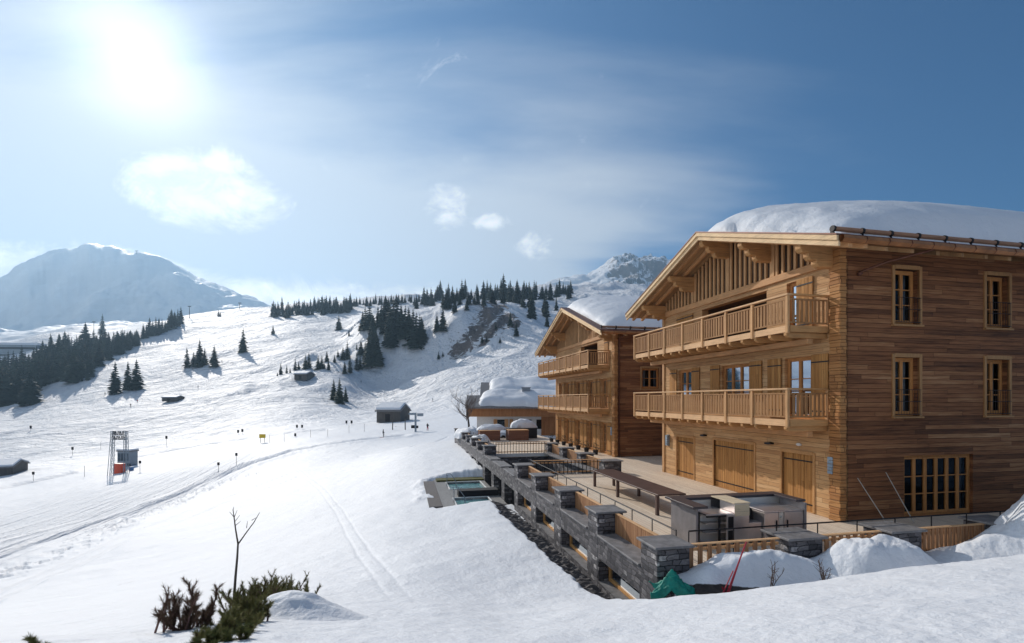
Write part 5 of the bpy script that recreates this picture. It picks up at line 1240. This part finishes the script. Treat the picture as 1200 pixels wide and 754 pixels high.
# small row above the little hut
for a,b,c in((325,441,4),(329,439,11),(336,438,9),(340,437,5),(346,434,12),(350,433,8),(358,432,14),(362,431,15),(373,433,14),(377,432,13),(380,432,7),(385,434,11),(383,424,11),(392,425,8),(396,419,8),(402,422,13),(407,420,17),(404,438,12),(410,437,18),(418,434,18),(422,433,14),(423,416,14),(418,410,7)):
    plant(a,b,c,'small dark spruce in the loose row above the little hut','small spruces in the loose row above the little hut')
# central wood
for a,b,c in((425,388,20),(428,386,22),(433,386,26),(437,388,17),(443,384,22),(447,383,22),(452,382,30),(455,376,22),(461,388,34),(465,392,38),(470,397,34),(475,398,34),(479,396,30),(484,405,36),(488,408,35),(492,404,30),(494,402,26),(455,405,30),(459,407,26),(436,398,24),(440,402,20),(437,412,24),(432,428,30),(436,430,38),(440,429,34),(443,428,26),(428,423,20),(462,384,20),(470,385,22),(448,392,22)):
    plant(a,b,c,'tall spruce packed in the dark central wood above the gully','spruces of the central wood above the gully')
# ridge woods
rr_=random.Random(12)
def row(n,x0,x1,yf,h0,h1,lab,group,jy=3):
    for i in range(n):
        px=x0+(x1-x0)*(i+rr_.uniform(.1,.9))/n; plant(px,yf(px)+rr_.uniform(-jy*.3,jy),rr_.uniform(h0,h1),lab,group,150)
row(44,318,412,lambda x:368-(x-318)*.07,9,17,'spruce of the dark ridge wood right of the left mountain','spruces of the ridge wood right of the left mountain',6)
row(24,408,500,lambda x:357-(x-408)*.03,6,11,'small spruce on the skyline above the central wood','small spruces on the skyline above the central wood',3)
row(34,496,604,lambda x:353-(x-496)*.05,9,20,'spruce on the skyline above the rock faces','spruces on the skyline above the rock faces',9)
row(16,600,672,lambda x:348-(x-600)*.08,8,16,'spruce on the skyline left of the second chalet roof','spruces on the skyline left of the second chalet roof',6)
for a,b,c in((524,362,20),(533,366,16),(488,362,14),(547,364,14),(560,357,18),(567,358,16),(590,352,26),(598,354,22),(606,356,24),(613,360,14),(623,373,24),(622,362,20),(640,372,24),(638,366,16),(652,364,14),(641,383,12),(605,394,14),(598,382,14),(581,386,8),(586,402,6),(565,402,8),(570,401,6),(645,352,16),(617,350,16),(575,350,16),(626,352,20),(667,350,14),(660,345,12)):
    plant(a,b,c,'spruce scattered over the upper slope among the rock faces','spruces scattered over the upper slope among rock faces')
# wood on the left
def lowedge(x): return float(np.interp(x,[-40,0,40,46,60,72,95,110,125,140,165],[482,478,474,455,452,452,446,438,426,416,404]))
def topedge(x): return float(np.interp(x,[-40,0,35,50,60,100,120,140,165],[445,440,428,420,412,406,402,402,398]))
for i in range(112):
    px=-15+178*((i*.6180339)%1)
    t=((i*.7548)%1)**.9; py=topedge(px)+(lowedge(px)-topedge(px))*t
    hp=rr_.uniform(.8,1.1)*float(np.interp(px,[0,50,100,165],[40,34,28,16]))*(.62+.38*t)
    plant(px,py,hp,'tall dark spruce inside the dense wood on the left slope','spruces of the dense wood on the left slope',150,1.1)
for i in range(13):
    px=168+44*i/12; plant(px,397-(px-168)*.42+rr_.uniform(0,3),rr_.uniform(11,19),'spruce in the short strip between the wood and the sunny slope','spruces in the short strip right of the wood',150)
for a,b,c in((90,449,9),(96,447,7),(103,446,13),(108,442,12),(100,404,22),(120,392,20),(256,371,7),(258,371,5)): plant(a,b,c,'spruce at the shaded edge of the left wood' if a<200 else 'tiny spruce on the skyline left of the ridge wood','spruces at the edge of the left wood' if a<200 else 'tiny spruces on the skyline')
print('TREES',ntree)
# ---------------------------------------------------------------- sky, sun, air, camera
w=bpy.data.worlds.new('World'); SC.world=w; w.use_nodes=True; nt=w.node_tree; L=nt.links
bg=nt.nodes['Background']; sky=N(nt,'TexSky'); sky.sky_type='NISHITA'; sky.sun_disc=False; sky.sun_elevation=SUN_EL; sky.sun_rotation=SUN_AZ; sky.altitude=1700; sky.air_density=1.0; sky.dust_density=.25; sky.ozone_density=2.2
tc=N(nt,'TexCoord'); nrm=N(nt,'VectorMath',operation='NORMALIZE'); L.new(tc.outputs['Generated'],nrm.inputs[0]); D=nrm.outputs[0]
sp=N(nt,'SeparateXYZ'); L.new(D,sp.inputs[0]); dz=M(nt,'MAXIMUM',sp.outputs[2],.0)
# cloud layer on a far plane
k=M(nt,'DIVIDE',1,M(nt,'ADD',dz,.10)); cv=N(nt,'CombineXYZ'); L.new(M(nt,'MULTIPLY',sp.outputs[0],k),cv.inputs[0]); L.new(M(nt,'MULTIPLY',sp.outputs[1],k),cv.inputs[1]); C=cv.outputs[0]
def mp(v,sc,rot,loc=(0,0,0)):
    n=N(nt,'Mapping'); n.inputs['Scale'].default_value=sc; n.inputs['Rotation'].default_value=(0,0,rot); n.inputs['Location'].default_value=loc; L.new(v,n.inputs[0]); return n.outputs[0]
cir=noise(nt,mp(C,(.42,1.1,1),R(52),(3.1,1.7,0)),1.0,6,.52,.35).outputs['Fac']
cir2=noise(nt,mp(C,(.25,.55,1),R(35),(8,2,0)),1.0,3,.5,.3).outputs['Fac']
sd=Vector((math.sin(SUN_AZ)*math.cos(SUN_EL),math.cos(SUN_AZ)*math.cos(SUN_EL),math.sin(SUN_EL)))
def dotd(v):
    n=N(nt,'VectorMath',operation='DOT_PRODUCT'); L.new(D,n.inputs[0]); n.inputs[1].default_value=v; return n.outputs['Value']
ds=dotd(sd)
# cloud cover is dense round the sun and low over the western horizon, thin to the right
azr=M(nt,'ARCTAN2',sp.outputs[0],sp.outputs[1])
el=M(nt,'ARCSINE',sp.outputs[2])
def sm(x,a,b):
    n=N(nt,'MapRange',interpolation_type='SMOOTHSTEP'); L.new(x,n.inputs[0]); n.inputs[1].default_value=a; n.inputs[2].default_value=b; return n.outputs[0]
leftw=sm(azr,R(38),R(-38))
low=M(nt,'MULTIPLY',sm(el,R(27),R(6)),sm(azr,R(24),R(-4)))
cover=M(nt,'ADD',M(nt,'MULTIPLY',leftw,.20),M(nt,'MULTIPLY',low,.55))
cf=sm(M(nt,'ADD',M(nt,'ADD',M(nt,'MULTIPLY',cir,.8),M(nt,'MULTIPLY',cir2,.2)),cover),.50,.80)
# cumulus puffs in three places on the sky
def puff(px,py,wx,wy,th=.46):
    a=math.atan((px-600)/F); e=math.atan((468-py)/F*math.cos(a))
    da=M(nt,'DIVIDE',M(nt,'SUBTRACT',azr,a),wx/F*math.cos(a)**2); de=M(nt,'DIVIDE',M(nt,'SUBTRACT',el,e),wy/F)
    return M(nt,'MAXIMUM',M(nt,'SUBTRACT',1,M(nt,'ADD',M(nt,'POWER',M(nt,'ABSOLUTE',da),2),M(nt,'POWER',M(nt,'ABSOLUTE',de),2))),0)
cn=noise(nt,mp(D,(1,1,1.5),0),9,10,.66,.6).outputs['Fac']; cn2=noise(nt,mp(D,(1,1,1.6),0,(3,0,0)),24,7,.62,.3).outputs['Fac']
p1=sm(M(nt,'ADD',M(nt,'MULTIPLY',M(nt,'MAXIMUM',puff(235,222,115,52),M(nt,'MULTIPLY',puff(290,232,70,32),.9)),.62),cn),.70,1.02)
p2=sm(M(nt,'ADD',M(nt,'MULTIPLY',M(nt,'MAXIMUM',puff(525,240,38,34),M(nt,'MAXIMUM',puff(625,288,34,22),puff(580,262,40,14))),.50),cn2),.72,1.14)
band=M(nt,'MULTIPLY',sm(el,R(15),R(9)),sm(azr,R(12),R(-8)))
p3=sm(M(nt,'ADD',M(nt,'MULTIPLY',band,.62),cn),.62,.95)
pf=M(nt,'MAXIMUM',M(nt,'MULTIPLY',p1,.95),M(nt,'MAXIMUM',M(nt,'MULTIPLY',p2,.75),M(nt,'MULTIPLY',p3,.95)))
cl=M(nt,'MINIMUM',M(nt,'ADD',M(nt,'MULTIPLY',cf,.75),pf),.93)
glow=M(nt,'ADD',M(nt,'MULTIPLY',M(nt,'POWER',M(nt,'MAXIMUM',ds,0),420),2.2),M(nt,'ADD',M(nt,'MULTIPLY',M(nt,'POWER',M(nt,'MAXIMUM',ds,0),60),.40),M(nt,'MULTIPLY',M(nt,'POWER',M(nt,'MAXIMUM',ds,0),6),.16)))
cb=N(nt,'CombineXYZ'); 
base_c=mixc(nt,M(nt,'MINIMUM',glow,1),(10.6,11.4,12.2),(13,13.2,13.4))
ga=N(nt,'VectorMath',operation='SCALE'); ga.inputs[0].default_value=(4.6,4.6,4.6); L.new(glow,ga.inputs['Scale'])
skc=mixc(nt,1.0,sky.outputs[0],(.33,.97,1.33),'MULTIPLY')
mx=mixc(nt,M(nt,'MINIMUM',M(nt,'MULTIPLY',cf,.80),.93),skc,base_c)
cs=noise(nt,mp(D,(1,1,1.5),0,(.012,0,.03)),11,8,.6,.4).outputs['Fac']
cuc=mixc(nt,sm(cs,.36,.62),(13.2,13.8,14.6),(20,20,19.6))
mx=mixc(nt,pf,mx,cuc)
ad=N(nt,'VectorMath',operation='ADD'); L.new(mx,ad.inputs[0]); L.new(ga.outputs[0],ad.inputs[1])
L.new(ad.outputs[0],bg.inputs[0]); bg.inputs[1].default_value=.080
sl=bpy.data.lights.new('sun','SUN'); sl.energy=5.0; sl.angle=R(.5); sl.color=(1,.93,.84); so=bpy.data.objects.new('sun',sl); COL.objects.link(so); so.rotation_euler=(-sd).to_track_quat('-Z','Y').to_euler(); so.location=(0,0,50)
HAZE=.00018
def haze():
    m=bpy.data.materials.new('air'); m.use_nodes=True; nt=m.node_tree; nt.nodes.remove(nt.nodes['Principled BSDF']); v=N(nt,'VolumePrincipled'); v.inputs['Color'].default_value=(.46,.72,1,1); v.inputs['Density'].default_value=HAZE; v.inputs['Anisotropy'].default_value=.45
    nt.links.new(v.outputs[0],nt.nodes['Material Output'].inputs['Volume'])
    mb=MB(); mb.box(-3600,3600,-3600,3600,-40,HTOP); o=mb.build('haze',m); tag(o,kind='stuff',label='thin blue mountain air'); o.visible_shadow=True
me=bpy.data.objects['snowy_ground'].data; co=np.empty(len(me.vertices)*3,np.float32); me.vertices.foreach_get('co',co); zs=co[2::3]; print('ground z',zs.min(),zs.max())
HTOP=float(zs.max())+12; ZB=float(zs.min())
if HAZE: haze()
for vv in () if not HAZE else bpy.data.objects["haze"].data.vertices:
    if vv.co.z<0: vv.co.z=ZB-1
cam=bpy.data.cameras.new('camera'); co_=bpy.data.objects.new('camera',cam); COL.objects.link(co_); co_.location=(0,0,HC); co_.rotation_euler=(R(90),0,0); cam.sensor_width=36; cam.sensor_fit='HORIZONTAL'; cam.lens=36*F/1200; cam.shift_y=(468-377)/1200; cam.clip_start=.05; cam.clip_end=20000; SC.camera=co_
vs=SC.view_settings; vs.view_transform='Standard'; vs.look='None'; vs.exposure=-.30; vs.gamma=1
SC.cycles.max_bounces=6; SC.cycles.diffuse_bounces=3; SC.cycles.glossy_bounces=3; SC.cycles.transparent_max_bounces=10; SC.cycles.volume_bounces=0; SC.cycles.transmission_bounces=4
